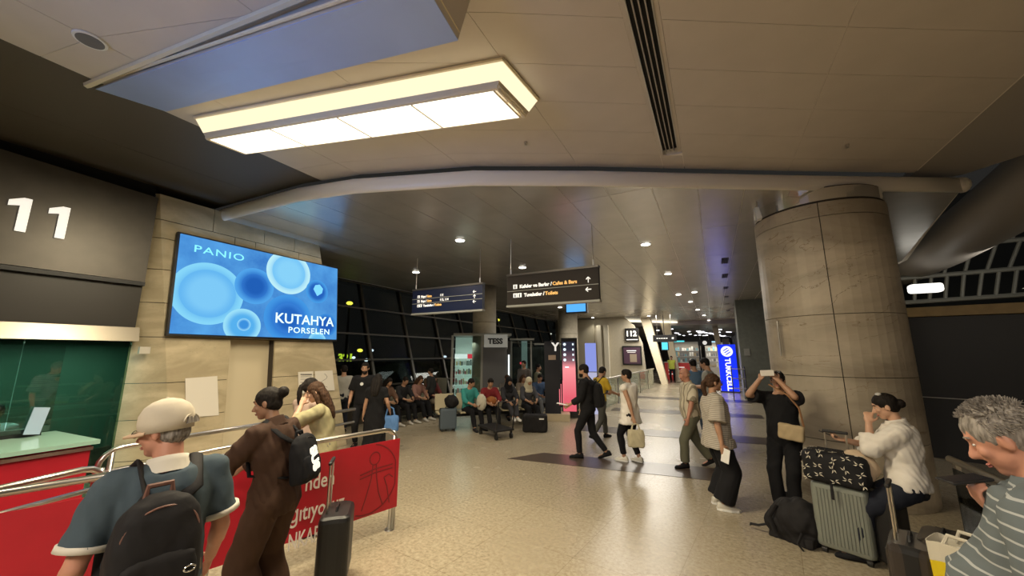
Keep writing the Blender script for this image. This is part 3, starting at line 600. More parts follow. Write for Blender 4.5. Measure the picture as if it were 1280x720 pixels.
# ================================================================ HANGING DIRECTION SIGNS
def arrow(m, c, ang, s, y):
    R = Matrix.Rotation(ang, 3, 'Y')
    for a, b in (((0, 0, -.5), (0, 0, .45)), ((0, 0, .5), (-.38, 0, .1)), ((0, 0, .5), (.38, 0, .1))):
        p0, p1 = V(c)+R @ V(a)*s, V(c)+R @ V(b)*s; m.cone((p0.x, y, p0.z), (p1.x, y, p1.z), s*.09, s*.09, 6)
def dsign(name, label, y, u0, u1, vt, vb, rows, face):
    a, b = aty(u0, vt, y), aty(u1, vt, y); z1 = a.z; z0 = aty(u0, vb, y).z; x0, x1 = a.x, b.x; W = x1-x0; Hh = z1-z0
    t = thing(name, label, 'sign', ((x0+x1)/2, y, z0))
    M().box(((x0+x1)/2, y+.05, (z0+z1)/2), (W, .10, Hh)).build('board', face, t)
    M().box(((x0+x1)/2, y+.05, z0-.02), (W+.02, .13, .04)).build('bottom_rail', GREYW, t); M().box(((x0+x1)/2, y+.05, z1+.02), (W+.02, .13, .04)).build('top_rail', DKMET, t)
    for s in (x0+.06, x1-.10): M().cone((s, y+.05, z1), (s, y+.05, 4.3), .008, .008, 6).build('hanger', STEEL, t); M().cone((s, y+.05, z1), (s, y+.05, z1+.16), .014, .014, 6).build('turnbuckle', WHITE, t)
    n = len(rows); am = M(); rh = Hh*.60/n; base = z1-Hh*(.40 if n == 2 else .30)
    for i, (ic, w, o_, g, ar) in enumerate(rows):
        zc = base-i*rh*1.0; s = rh*(.5 if n == 2 else .62)
        for k in range(ic): M().box((x0+.10*W+k*s*1.1, y-.004, zc+s*.15), (s*.95, .01, s*.95)).build('pictogram', LETW, t); 
        ink2 = M()
        for k in range(ic): ink2.ell((x0+.10*W+k*s*1.1, y-.012, zc+s*.38), (s*.12, .004, s*.12)); ink2.box((x0+.10*W+k*s*1.1, y-.012, zc), (s*.25, .004, s*.5))
        ink2.build('pictogram_figure', BLACK, t)
        xw = x0+.10*W+(ic)*s*1.1
        tx = text(w, s*1.05, LETW, t, frame((xw, y-.004, zc-s*.25), (1, 0, 0), (0, 0, 1)), bold=.004)
        xo = xw+TXW+s*.12
        if o_: text(o_, s*1.05, LETO, t, frame((xo, y-.004, zc-s*.25), (1, 0, 0), (0, 0, 1)), bold=.003)
        if g: text(g, s*1.05, LETW, t, frame((max(xo+(TXW if o_ else 0)+s*.7, x0+.42*W), y-.004, zc-s*.25), (1, 0, 0), (0, 0, 1)), bold=.003)
        arrow(am, (x1-.10*W, 0, zc+s*.2), ar, s*1.15, y-.008)
        if i < n-1: M().box(((x0+x1)/2, y-.004, zc-rh*.42), (W, .008, .012)).build('divider', GREYW, t)
    am.build('arrow', LETW, t); return t
dsign('direction_sign', 'hanging dark sign with amber and white lettering for cafes, bars and toilets', 6.6, 634, 748, 346, 382, [(1, 'Kafeler ve Barlar / ', 'Cafes & Bars', '', 0), (2, 'Tuvaletler / ', 'Toilets', '', -math.pi/2)], mat('bronze sign face', (.035, .028, .022), .6, spec=.2))
dsign('direction_sign', 'hanging dark blue sign with three rows for gates 111 and 112 and toilets', 6.9, 516, 603, 364, 392, [(1, 'Kapı / ', 'Gate', '111', -math.pi/2), (1, 'Kapı / ', 'Gate', '112, 114', 0), (2, 'Tuvaletler / ', 'Toilets', '', -math.pi/2)], mat('blue sign face', (.012, .016, .045), .4, spec=.3))
def hang_screen(label, y, q, m, cat='screen'):
    a, b = aty(q[0], q[2], y), aty(q[1], q[3], y); t = thing('hanging_monitor', label, cat, ((a.x+b.x)/2, y, b.z))
    M().box(((a.x+b.x)/2, y+.08, (a.z+b.z)/2), (b.x-a.x+.1, .14, a.z-b.z+.1)).build('casing', BLACK, t); M().box(((a.x+b.x)/2, y, (a.z+b.z)/2), (b.x-a.x, .02, a.z-b.z)).build('display', m, t)
    M().cone(((a.x+b.x)/2, y+.08, a.z), ((a.x+b.x)/2, y+.08, 4.3 if y < 30 else 4.0), .03, .03, 8).build('hanger', DKMET, t); return t
hang_screen('small bright blue monitor hanging just below the cafes sign', 12, (708, 732, 377, 389), emis('blue monitor', (.10, .42, .95), 1))
hang_screen('cyan monitor hanging by the cream leaning fins', 26, (827, 835, 428, 437), emis('cyan monitor', (.12, .72, .95), 1.1))
for (u0, u1, v0, v1, y, lab) in ((816, 846, 419, 427, 24, 'small black direction sign hanging over the far passage'), (872, 890, 425, 432, 34, 'black hanging sign with a white round mark far down the passage')):
    a, b = aty(u0, v0, y), aty(u1, v1, y); t = thing('direction_sign', lab, 'sign', ((a.x+b.x)/2, y, b.z)); c = (a+b)/2
    M().box(c, (b.x-a.x, .1, a.z-b.z)).build('board', BLACK, t)
    for s in (.2, .8): M().cone((a.x+(b.x-a.x)*s, y, a.z), (a.x+(b.x-a.x)*s, y, 4.3 if y < 30 else 4.0), .015, .015, 6).build('hanger', STEEL, t)
    mk = M()
    if y > 30: mk.cone((c.x, y-.07, c.z), (c.x, y-.06, c.z), .16, .16, 16)
    else:
        for k in range(5): mk.box((a.x+.25+k*.13, y-.06, c.z), (.09, .01, .05))
        mk.box((b.x-.2, y-.06, c.z), (.1, .01, .1))
    mk.build('lettering', LETW, t)
# ================================================================ BLUE TOTEM
a = azr(910); p = V((.62, 22.4, 0)); t = thing('totem_sign', 'tall glowing blue totem sign with white vertical lettering TURKCELL', 'sign', p, 0)
M().box(p+V((0, .1, 1.22)), (.80, .2, 2.36)).build('light_box', emis('totem blue', (.012, .035, .95), 1.0), t)
M().box(p+V((0, .1, 2.55)), (.3, .15, .3)).build('post', DKMET, t); M().box(p+V((0, .1, .03)), (.9, .4, .06)).build('base', DKMET, t)
m = M(); m.cone(p+V((0, -.012, 2.05)), p+V((0, -.002, 2.05)), .27, .27, 28); m.build('round_logo', emis('totem white', (1, 1, 1), 1), t)
m = M()
for k in range(3): m.box(p+V((-.05+.05*k, -.02, 2.05+.10-.10*k)), (.26, .01, .045), rotm(0, R_(-35), 0))
m.build('logo_bar', emis('totem blue 2', (.02, .06, .9), 1), t)
text('TURKCELL', .34, emis('totem white', (1, 1, 1), 1), t, frame(p+V((-.11, -.02, 1.70)), (0, 0, -1), (1, 0, 0)), bold=.012)
# ================================================================ BARRIER, BANNER, DESK
B1 = V((-3.34, 3.42, 0)); BD = V((-3.72, 1.88, 0))-B1; BD.normalize(); BN = V((-BD.y, BD.x, 0)) * (1 if V((-BD.y, BD.x, 0)).x > 0 else -1)
B0 = B1+BD*3.6
def bar(name, label, path, hs, posts, group=None, r=.024):
    t = thing(name, label, 'barrier', path[0], group=group)
    for h in hs: pass
    def arc(P, Q, z):      # rail whose end bends down into a post
        d = (Q-P).normalized(); o = [P+V((0, 0, z))]+[Q+V((0, 0, z))-d*.16]
        for k in range(1, 5): a = k*math.pi/8; o.append(Q+V((0, 0, z))-d*(.16-.16*math.sin(a))-V((0, 0, .16*(1-math.cos(a)))))
        return o
    P, Q = V(path[0]), V(path[1])
    m = M(); m.tube(arc(P, Q, hs[0])+[Q+V((0, 0, 0 if posts[-1] else .6))], r, 12); m.build('top_rail', STEEL, t, smooth=True)
    for h in hs[1:]: M().tube([P+V((0, 0, h)), Q+V((0, 0, h))], r*.8, 10).build('lower_rail', STEEL, t, smooth=True)
    for s in posts:
        c = P.lerp(Q, s if isinstance(s, float) else 1.0); m = M(); m.cone(c, c+V((0, 0, hs[0]-.02 if s != 1.0 else hs[0]-.16)), .022, .022, 12); m.build('post', STEEL, t, smooth=True); M().cone(c, c+V((0, 0, .012)), .055, .05, 16).build('base_plate', STEEL, t)
    return t
ft = bar('queue_barrier', 'steel tube barrier holding the red banner, people leaning on its rail', (B0, B1), (1.07, .86), (.08, .535, .99))
bn = thing('banner', 'red vinyl banner with white Turkish lettering hung on the steel barrier', 'banner', B0)
ba, bb = B1+BN*.03+BD*-.02, B0+BN*.03
M().slab([bb+V((0, 0, .23)), ba+V((0, 0, .23)), ba+V((0, 0, .96)), bb+V((0, 0, .96))], BN*.006).build('sheet', RED, bn)
def onban(u, v):
    d = ray(u, v); t = ((ba-V((0, 0, CAM_H))).dot(BN)+.0)/d.dot(BN); return V((0, 0, CAM_H))+d*t+BN*.009
bx = -BD
WL = mat('banner lettering', (.80, .74, .68), .5)
for s, u, v, u2, v2, sz in (('nden', 380, 614, 416, 602, .20), ('ğıtıyoruz.', 360, 655, 432, 627, .20), ('f', 300, 676, 310, 672, .20), ('NKAR', 358, 689, 399, 671, .20), ('ÜR', 297, 720, 313, 712, .18)):
    text(s, sz, WL, bn, frame(onban(u, v), bx, (0, 0, 1)), bold=.002, ext=.001, fit=(onban(u2, v2)-onban(u, v)).length)
def ring_on(c, rx, rz, w, a0, a1, n=26):
    m = M(); P = [c+bx*(rx*math.cos(a0+(a1-a0)*i/n))+V((0, 0, rz*math.sin(a0+(a1-a0)*i/n))) for i in range(n+1)]
    m.tube(P, .002, 4, wide=w, up=BN); return m
c = onban(482, 605); E = []
lm = M()
def addm(m): lm.add(m.v, m.f)
cc = B1+BD*.16+BN*.040; cz = .62
def bp(s, z): return B1+BD*s+BN*.0385+V((0, 0, z))
def stroke(P, w=.007): lm.tube(P, .002, 4, wide=w, up=BN)
stroke([bp(.34+.34*math.cos(a), .60+.35*math.sin(a)) for a in [R_(100)-R_(200)*i/24*-1-R_(0) for i in range(24)] if .34+.34*math.cos(a) > .02])
stroke([bp(.28+.06*math.cos(a), .80+.065*math.sin(a)) for a in [2*math.pi*i/16 for i in range(17)]])
for P in ([(.30, .735), (.31, .60), (.36, .42), (.40, .30)], [(.26, .735), (.25, .60), (.22, .45), (.16, .30)], [(.44, .66), (.28, .69), (.06, .70)], [(.44, .62), (.28, .65), (.06, .66)], [(.16, .58), (.12, .48), (.08, .30)], [(.16, .58), (.10, .60), (.05, .56)]): stroke([bp(*q) for q in P])
lm.build('line_emblem', REDD, bn)
bar('queue_barrier', 'steel tube barrier along the stone pillar behind the leaning women', ((-5.25, 4.4, 0), (-5.12, 1.45, 0)), (1.04, .84), (.3, .97))
bar('queue_barrier', 'short steel tube barrier in front of the red desk', ((-4.2, .1, 0), (-4.55, 1.35, 0)), (1.02, .85), (.1, .97))
dk = thing('service_desk', 'red service desk with a green glass top before the booth', 'desk', (-5.3, .2, 0))
M().slab([(-5.90, -1.5, .02), (-4.95, -1.5, .02), (-5.02, 1.36, .02), (-5.90, 1.30, .02)], (0, 0, 1.10)).build('front_panel', RED, dk)
M().slab([(-5.92, -1.5, 1.13), (-4.90, -1.5, 1.13), (-4.97, 1.40, 1.13), (-5.92, 1.33, 1.13)], (0, 0, .035)).build('glass_top', GREENE, dk)
M().slab([(-4.945, -1.5, 1.08), (-4.935, -1.5, 1.08), (-5.0, 1.37, 1.08), (-5.01, 1.37, 1.08)], (0, 0, .03)).build('steel_edge', STEEL, dk)
t = thing('desk_screen', 'upright clear glass screen standing on the red desk', 'screen', (-5.4, .9, 1.17)); M().slab([(-5.80, -.9, 1.20), (-5.72, 1.24, 1.20), (-5.72, 1.24, 2.0), (-5.80, -.9, 2.05)], (.008, 0, 0)).build('pane', CLEAR, t)
M().box((-5.77, .1, 1.20), (.07, 2.2, .07)).build('foot_rail', BLACK, t)
t = tag(M().box((-5.66, 1.14, 1.31), (.015, .10, .24), rotm(R_(-8), 0, 0)).build('leaflet', mat('leaflet print', (.35, .45, .6), .5)), 'small pale leaflet standing at the edge of the clear desk screen', 'paper')
# ================================================================ BENCHES
SEAT = mat('cream seat shell', (.52, .45, .30), .45)
def bench(n, loc, rz, label, group=None):
    t = thing('beam_bench', label, 'bench', loc, rz, group); W = n*.58
    M().box((0, -.02, .33), (W, .08, .06)).build('beam', BLACK, t, world=False)
    for s in (-W/2+.25, W/2-.25):
        m = M(); m.tube([(s, -.30, .03), (s, -.05, .30), (s, .28, .03)], .022, 6); m.build('leg', BLACK, t, world=False)
    for i in range(n):
        x = -W/2+.29+i*.58
        m = M(); m.rbox((x, .04, .42), (.50, .46, .04), .02); m.build('seat', SEAT, t, world=False)
        m = M(); m.rbox((0, 0, 0), (.50, .04, .42), .018, None)
        R = rotm(R_(14), 0, 0); m.v = [R @ p+V((x, -.25, .66)) for p in m.v]; m.build('backrest', SEAT, t, world=False)
    return t
bench(5, (-5.55, 9.05, 0), R_(-131), 'cream seated bench in front of the lit snack kiosk, full of travellers')
bench(4, (-8.15, 8.7, 0), R_(-95), 'cream seated bench along the night window, travellers on it')
bench(3, (-5.5, 11.0, 0), R_(-131), 'cream bench behind the black display box')
# ================================================================ KIOSKS
LITW = emis('kiosk light', (.92, 1, .96), 1.0); REDL = emis('red sign glow', (1, .07, .10), .8)
def kiosk():
    a = azr(603); o = V((-math.sin(a)*12.6, math.cos(a)*12.6, 0)); t = thing('snack_kiosk', 'lit snack kiosk with a grey door and a white sign box above', 'kiosk', o, a); K = dict(world=False)
    M().box((0, .9, .06), (1.95, 1.6, .12)).build('plinth', DKMET, t, **K)
    M().box((0, .9, 2.57), (1.95, 1.6, .08)).build('roof', GREYW, t, **K)
    M().box((-.45, 1.6, 1.35), (1.1, .05, 2.4)).build('back_panel', mat('kiosk back', (.55, .62, .56), .5, emit=(.75, 1, .9), es=.22), t, **K)
    for x in (-1.0, -.02): M().box((x, .12, 1.32), (.07, .07, 2.44)).build('post', GREYW, t, **K)
    for z in (.5, .85, 1.2, 1.5): M().box((-.5, 1.1, z), (.9, .7, .03)).build('shelf', mat('glass shelf', (.5, .62, .56), .3, emit=(.7, 1, .9), es=.35), t, **K)
    m = M(); m.mi = []
    g = M(); rr = random.Random(5)
    for z in (.52, .87, 1.22, 1.52):
        for i in range(14): h = .1+rr.random()*.13; g.cur = rr.randrange(4); g.box((-.9+i*.062, .82+rr.random()*.2, z+h/2), (.045, .05, h))
    g = g.build('goods', [mat('pack red', (.5, .05, .04)), mat('pack white', (.7, .7, .66)), mat('pack dark', (.04, .05, .04)), mat('pack gold', (.5, .38, .12))], t, **K); g['kind'] = 'stuff'
    M().box((-.72, .78, 1.84), (.48, .04, .16)).build('header_sign', LITW, t, **K); M().box((-.38, .78, 1.84), (.28, .045, .16)).build('header_sign', REDL, t, **K); M().box((-.14, .78, 1.84), (.18, .045, .14)).build('header_sign', emis('blue strip', (.3, .45, .9), .8), t, **K)
    M().box((-.5, .10, 1.35), (.92, .012, 2.3)).build('glass_front', CLEAR, t, **K)
    M().box((.42, .3, 1.1), (.80, .5, 2.1)).build('door_panel', mat('kiosk grey', (.115, .115, .12), .5), t, **K)
    M().box((.44, .05, 2.35), (.78, .3, .42)).build('sign_box', mat('kiosk sign face', (.42, .42, .38), .5, emit=(1, 1, .9), es=.10), t, **K)
    o2 = text('TESS', .24, BLACK, None, frame((.18, -.115, 2.26), (1, 0, 0), (0, 0, 1)), bold=.012); o2.parent = t
    M().box((.88, .02, 1.45), (.05, .05, .9)).build('light_tube', LITW, t, **K); M().box((.90, .2, 1.2), (.10, .1, 2.3)).build('post', BLACK, t, **K)
    area('kiosk_light', t.matrix_basis @ V((-.5, .7, 2.3)), (.8, .8), 7, (.85, 1, .92))
    return t
kiosk()
def kiosk2():
    a = azr(668); o = V((-math.sin(a)*13.9, math.cos(a)*13.9, 0)); t = thing('glass_kiosk', 'unlit glass kiosk standing between snack kiosk and black display box', 'kiosk', o, a); K = dict(world=False)
    for x in (-.85, -.12, .62, 1.2): M().box((x, .1, 1.2), (.06, .06, 2.4)).build('post', GREYW, t, **K)
    M().box((-.45, .5, 2.46), (.9, 1.0, .06)).build('roof', GREYW, t, **K); M().box((.6, .5, 2.28), (1.2, 1.0, .06)).build('roof', GREYW, t, **K)
    M().box((.2, 1.3, 1.1), (2.3, .05, 2.2)).build('back_panel', mat('dim back', (.06, .065, .055), .5, noise_amt=.6, nscale=3), t, **K)
    M().box((-.38, .5, 1.35), (.22, .1, 2.1)).build('pale_panel', mat('pale cyan panel', (.34, .44, .40), .5, emit=(.6, .9, .85), es=.12), t, **K)
    M().box((-.44, .42, 1.58), (.22, .02, .08)).build('red_sign', REDL, t, **K)
    M().box((.2, .08, 1.25), (2.2, .012, 2.2)).build('glass_front', CLEAR, t, **K)
    M().box((.1, .7, .5), (1.8, .6, 1.0)).build('counter', BLACK, t, **K)
    for i, x in enumerate((.72, .84, .96, 1.08)): M().tube([(x, 0, 2.2), (x, -.02, 1.7)], .018, 6).build('arch_tube', mat('sage tube', (.30, .33, .24), .5), t, **K)
    M().tube([(.70, -.02, 2.25), (1.12, -.02, 2.25)], .03, 6).build('arch_rail', mat('sage rail', (.30, .33, .24), .5), t, **K)
kiosk2()
def display_box():
    o = V((-4.15, 10.55, 0)); a = azr(700); t = thing('display_box', 'black display box on a cream plinth, with pink lit tubes and a white letter Y', 'display', o, a); K = dict(world=False)
    M().box((.0, .30, .10), (.78, .55, .20)).build('plinth', mat('cream plinth', (.62, .52, .36), .5), t, **K)
    M().box((-.10, .35, 1.25), (.46, .45, 2.1)).build('body', mat('navy black', (.012, .013, .022), .4), t, **K)
    o2 = text('Y', .34, LETW, None, frame((-.10, .115, 2.02), (1, 0, 0), (0, 0, 1)), bold=.01); o2.parent = t
    M().box((-.10, .11, 1.82), (.22, .012, .14)).build('arrow_plate', mat('peach plate', (.62, .46, .34), .5), t, **K)
    PK_ = emis('pink tube', (1, .22, .26), .9)
    for x, z in ((.10, .9), (.15, 1.05), (.205, 1.15)): M().cone((x, .10, .45), (x, .10, z), .010, .010, 8).build('light_tube', PK_, t, **K)
display_box()
def video_totem():
    o = V((-3.98, 11.3, 0)); a = azr(714); t = thing('video_totem', 'tall video totem with a pink glowing screen and white icons', 'totem', o, a); K = dict(world=False)
    M().box((0, .1, 1.22), (.50, .2, 2.4)).build('casing', BLACK, t, **K)
    m = bpy.data.materials.new('pink screen'); m.use_nodes = True; nt = m.node_tree; nt.nodes.clear(); tc = N(nt, 'ShaderNodeTexCoord'); sp = N(nt, 'ShaderNodeSeparateXYZ'); nt.links.new(tc.outputs['Object'], sp.inputs[0])
    r = N(nt, 'ShaderNodeValToRGB'); e = r.color_ramp.elements; e[0].position = .25; e[0].color = (.75, .12, .16, 1); e[1].position = .86; e[1].color = (.03, .03, .045, 1); x = e.new(.62); x.color = (.95, .30, .32, 1); x = e.new(.72); x.color = (.20, .10, .12, 1)
    nt.links.new(math_(nt, 'DIVIDE', sp.outputs[2], 2.4), r.inputs[0]); em = N(nt, 'ShaderNodeEmission'); ou = N(nt, 'ShaderNodeOutputMaterial'); nt.links.new(r.outputs[0], em.inputs[0]); nt.links.new(em.outputs[0], ou.inputs[0]); em.inputs[1].default_value = .9
    M().box((-.02, -.005, 1.25), (.40, .012, 2.1)).build('display', m, t, **K)
    g = M()
    for i in range(4):
        g.cone((-.14, -.02, 2.22-.16*i), (-.14, -.012, 2.22-.16*i), .045, .045, 12); g.box((.12, -.016, 2.22-.16*i), (.05, .006, .06))
    g.box((-.08, -.016, 1.52), (.12, .006, .04)); g.build('icon', emis('icon white', (.8, .95, 1), 1), t, **K)
video_totem()
t = thing('info_panel', 'pale blue lit panel beside the pink video totem', 'panel', (-3.62, 12.4, 0)); a = azr(731)
for z0, z1 in ((0, 1.32), (1.35, 2.28)):
    m = M().box((0, 0, (z0+z1)/2), (.36, .08, z1-z0)); o = m.build('lit_pane', emis('pale blue glow', (.30, .36, .85) if z0 > 1 else (.52, .52, .72), .75), t, world=False)
t.rotation_euler = (0, 0, a)
# glass balustrade on the far passage
bl = thing('glass_balustrade', 'glass balustrade with a bright steel handrail before the 112 wall', 'balustrade', (-3.5, 13.2, 0))
for i in range(5):
    y0 = 13.2+2.3*i; M().box((-3.5+.04*i, y0+1.15, .52), (.015, 2.2, .95)).build('glass_panel', CLEAR, bl); M().box((-3.5+.04*i, y0, .5), (.05, .05, 1.0)).build('post', STEEL, bl)
M().tube([(-3.5, 13.2, 1.03), (-3.3, 24.7, 1.03)], .035, 8).build('handrail', STEEL, bl)
M().box((-4.05, 13.2, .52), (1.05, .015, .95)).build('glass_panel', CLEAR, bl); M().tube([(-4.6, 13.2, 1.03), (-3.5, 13.2, 1.03)], .035, 8).build('handrail', DKMET, bl)
# far shops
def shopfront(x0, x1, y, label, lit=.5, cy=None):
    t = thing('shop_front', label, 'shop', ((x0+x1)/2, y, 0)); xc = (x0+x1)/2; W = x1-x0
    M().box((xc, y+.3, 3.2), (W, .6, .5)).build('fascia', BLACK, t)
    if cy: M().box((xc-W*.2, y-.02, 3.0), (W*.5, .04, .12)).build('light_strip', emis('cyan strip', cy, .9), t)
    for x in (x0+.06, x1-.06): M().box((x, y+.3, 1.5), (.12, .6, 3.0)).build('post', BLACK, t)
    M().box((xc, y+2, 1.5), (W, .1, 3.0)).build('back_wall', mat('shop back', (.30, .26, .20), .6, emit=(1, .9, .75), es=.10*lit), t)
    for z in (.7, 1.2, 1.7, 2.2): M().box((xc, y+1.7, z), (W-.3, .4, .04)).build('shelf', WHITE, t)
    g = M(); rr = random.Random(int(x0*10))
    for z in (.7, 1.2, 1.7, 2.2):
        for i in range(int(W/.2)): h = .15+rr.random()*.22; g.cur = rr.randrange(4); g.box((x0+.25+i*.19, y+1.55, z+h/2+.02), (.13, .15, h))
    g = g.build('goods', [mat('box tan', (.5, .38, .22)), mat('box white', (.75, .72, .66)), mat('box grey', (.16, .16, .16)), mat('box teal', (.15, .35, .4))], t); g['kind'] = 'stuff'
    area('shop_light', (xc, y+.9, 2.9), (W*.8, .6), 40*lit, (1, .95, .85)); return t
shopfront(-3.6, -.95, 36, 'black framed shop front with lit shelves beyond the red counter', .8, (.1, .75, .8))
shopfront(-.75, 1.5, 39, 'bright white shop front behind the blue totem', 1.6, (.5, .8, .95))
t = thing('promo_counter', 'low red counter stand far down the passage', 'counter', (-2.6, 30, 0)); M().box((-2.45, 31, .65), (1.7, .7, 1.25)).build('front', mat('counter red', (.62, .05, .05), .5, emit=(1, .1, .08), es=.06), t); M().box((-2.45, 31, 1.30), (1.8, .8, .06)).build('top', WHITE, t)
for k in range(3): M().box((-2.5, 30.63, .45+.25*k), (1.1, .02, .06)).build('line', LETW, t)
t = thing('magazine_rack', 'dark wire rack stand by the square grey green column', 'rack', (.98, 19.3, 0))
for z in (.5, .9, 1.3): M().box((.86, 18.7, z), (.5, .3, .03)).build('shelf', STEEL, t)
for x in (.62, 1.10): M().box((x, 18.7, .7), (.03, .3, 1.4)).build('side', BLACK, t)
# small wall art board "black notice" near window: standing planter-like timber box
t = tag(M().box((-8.55, 10.45, .55), (.6, .5, 1.1)).build('timber_box', mat('dark timber', (.13, .085, .05), .6)), 'dark brown timber box by the window bench', 'box')
# ================================================================ GLASS RAILING ON THE RIGHT
gr = thing('glass_railing', 'glass railing with a steel handrail beside the round column', 'railing', (1.7, 4.9, 0))
Ra, Rb = V((1.70, 4.72, 0)), V((1.74, 2.2, 0))
M().tube([Ra+V((0, 0, 1.05)), Rb+V((0, 0, 1.05))], .028, 12).build('handrail', STEEL, gr, smooth=True)
for i in range(4):
    p, q = Ra.lerp(Rb, i/4+.004), Ra.lerp(Rb, (i+1)/4-.004); M().slab([p+V((0, 0, .05)), q+V((0, 0, .05)), q+V((0, 0, .98)), p+V((0, 0, .98))], (.012, 0, 0)).build('glass_panel', glass('smoked glass', (.35, .36, .35), .06), gr)
    M().box(p+V((.03, 0, .5)), (.03, .05, 1.05)).build('post', STEEL, gr)
M().box((1.73, 3.46, .03), (.10, 2.5, .06)).build('shoe_rail', DKMET, gr)
# ================================================================ OUTSIDE THE NIGHT WINDOW
GL = emis('sodium lamp', (1, .85, .08), 5)
for (u, v, d, lab) in ((437, 379, 26, 'street lamp glowing yellow outside the window, beside the screen'), (450, 438, 30, 'low yellow green street lamp outside near the dark hedge'), (622, 400, 34, 'yellow street lamp seen past the concrete column')):
    dd = ray(u, v); k = d/math.hypot(dd.x, dd.y); p = V((dd.x*k, dd.y*k, CAM_H+dd.z*k)); t = thing('street_lamp', lab, 'street lamp', (p.x, p.y, 0))
    M().cone((p.x, p.y, 0), p, .09, .06, 8).build('pole', mat('lamp pole', (.12, .12, .11), .5), t); M().ell(p, (.20, .20, .12)).build('lamp_head', GL, t)
for (u, v, d, c) in ((545, 409, 36, (1, .9, .8)), (556, 446, 30, (.8, .9, 1)), (465, 438, 34, (.8, .9, 1)), (458, 450, 28, (.9, 1, 1)), (688, 417, 40, (1, .95, .8)), (696, 419, 42, (1, .95, .8)), (442, 447, 33, (.9, 1, 1))):
    dd = ray(u, v); k = d/math.hypot(dd.x, dd.y); p = V((dd.x*k, dd.y*k, CAM_H+dd.z*k)); t = thing('apron_lamp', 'small distant apron lamp shining outside the night window', 'lamp', (p.x, p.y, 0), group='distant apron lamps outside'); M().ell(p, (.14, .14, .10)).build('lamp_head', emis('apron lamp', c, 4), t); M().cone((p.x, p.y, -.2), p, .05, .04, 6).build('mast', BLACKM, t)
p = V((-22.5, 14.2, 1.75)); dd = ray(422, 451); k = 27/math.hypot(dd.x, dd.y); p = V((dd.x*k, dd.y*k, CAM_H+dd.z*k))
t = text('321', .62, emis('yellow green sign', (.75, 1, .05), 2.2), None, frame(p, (math.cos(R_(50)), math.sin(R_(50)), 0), (0, 0, 1)), name='lettering', bold=.03); t2 = thing('stand_number_sign', 'small glowing yellow green stand number outside the window', 'sign', (p.x, p.y, 0)); t.matrix_basis = wm(t2).inverted() @ t.matrix_basis; t.parent = t2; M().cone((p.x+.3, p.y+.3, -.2), (p.x+.3, p.y+.3, p.z), .04, .04, 6).build('post', BLACKM, t2)
gg = M().slab([(-80, -20, -.25), (-26, -20, -.25), (-26, 90, -.25), (-80, 90, -.25)], (0, 0, .05)).build('ground', mat('apron asphalt', (.03, .03, .03), .8)); struct(gg, 'dark apron outside the night window', 'ground')
hb = M(); rr = random.Random(2)
for i in range(26): hb.ell((-17.5+rr.random()*.6, 6+i*.9, .5+rr.random()*.25), (.8, .8, .55+rr.random()*.2), None, 8, 6)
tag(hb.build('hedge', mat('night hedge', (.05, .09, .03), .9, noise_amt=.5), smooth=True), 'dim green hedge outside the night window', 'hedge', kind='stuff')
# ================================================================ PEOPLE
SKIN = {k: mat('skin '+k, c, .5, noise_amt=.08, nscale=12) for k, c in dict(fair=(.56, .33, .22), tan=(.45, .25, .155), brown=(.33, .18, .11), ruddy=(.52, .25, .17)).items()}
for m_ in SKIN.values(): m_.node_tree.nodes['Principled BSDF'].inputs['Subsurface Weight'].default_value = 0
def hairm(name, c, c2=None):
    m = mat(name, c, .68, spec=.2, noise_amt=0); nt, b = nodes_of(m); tc = N(nt, 'ShaderNodeTexCoord'); mp = N(nt, 'ShaderNodeMapping'); mp.inputs['Scale'].default_value = (60, 60, 9)
    n = N(nt, 'ShaderNodeTexNoise'); n.inputs['Scale'].default_value = 1.5; n.inputs['Detail'].default_value = 4; nt.links.new(tc.outputs['Object'], mp.inputs[0]); nt.links.new(mp.outputs[0], n.inputs['Vector'])
    r = N(nt, 'ShaderNodeValToRGB'); e = r.color_ramp.elements; e[0].position = .35; e[0].color = (*c, 1); e[1].position = .65; e[1].color = (*(c2 or tuple(x*2.2 for x in c)), 1)
    nt.links.new(n.outputs['Fac'], r.inputs[0]); nt.links.new(r.outputs[0], b.inputs['Base Color'])
    bp = N(nt, 'ShaderNodeBump'); bp.inputs['Strength'].default_value = .6; bp.inputs['Distance'].default_value = .004; nt.links.new(n.outputs['Fac'], bp.inputs['Height']); nt.links.new(bp.outputs[0], b.inputs['Normal']); return m
HBLACK = hairm('black hair', (.008, .006, .005)); HBROWN = hairm('brown hair', (.035, .018, .010)); HGREY = hairm('grey hair', (.13, .115, .10), (.34, .31, .28)); HWHITE = hairm('cropped white hair', (.30, .24, .19), (.45, .38, .30))
def cloth(name, c, rough=.85, na=.06, bump=.5): return mat(name, c, rough, spec=.25, noise_amt=na, nscale=7, bump=bump, bscale=24, bdist=.004)
def striped(name, c, c2, period, width, axis=2, soft=False, tilt=(0, 0, 0)):
    m = cloth(name, c); nt, b = nodes_of(m); tc = N(nt, 'ShaderNodeTexCoord'); mp = N(nt, 'ShaderNodeMapping'); mp.inputs['Rotation'].default_value = tilt
    n = N(nt, 'ShaderNodeTexNoise'); n.inputs['Scale'].default_value = 5; nt.links.new(tc.outputs['Object'], n.inputs['Vector'])
    sp = N(nt, 'ShaderNodeSeparateXYZ'); nt.links.new(tc.outputs['Object'], mp.inputs[0]); nt.links.new(mp.outputs[0], sp.inputs[0])
    q = math_(nt, 'ADD', sp.outputs[axis], math_(nt, 'MULTIPLY', n.outputs['Fac'], period*.35))
    k = math_(nt, 'LESS_THAN', math_(nt, 'FRACT', math_(nt, 'DIVIDE', math_(nt, 'ADD', q, 10), period)), width)
    nt.links.new(mixc(nt, k, c, c2), b.inputs['Base Color']); return m
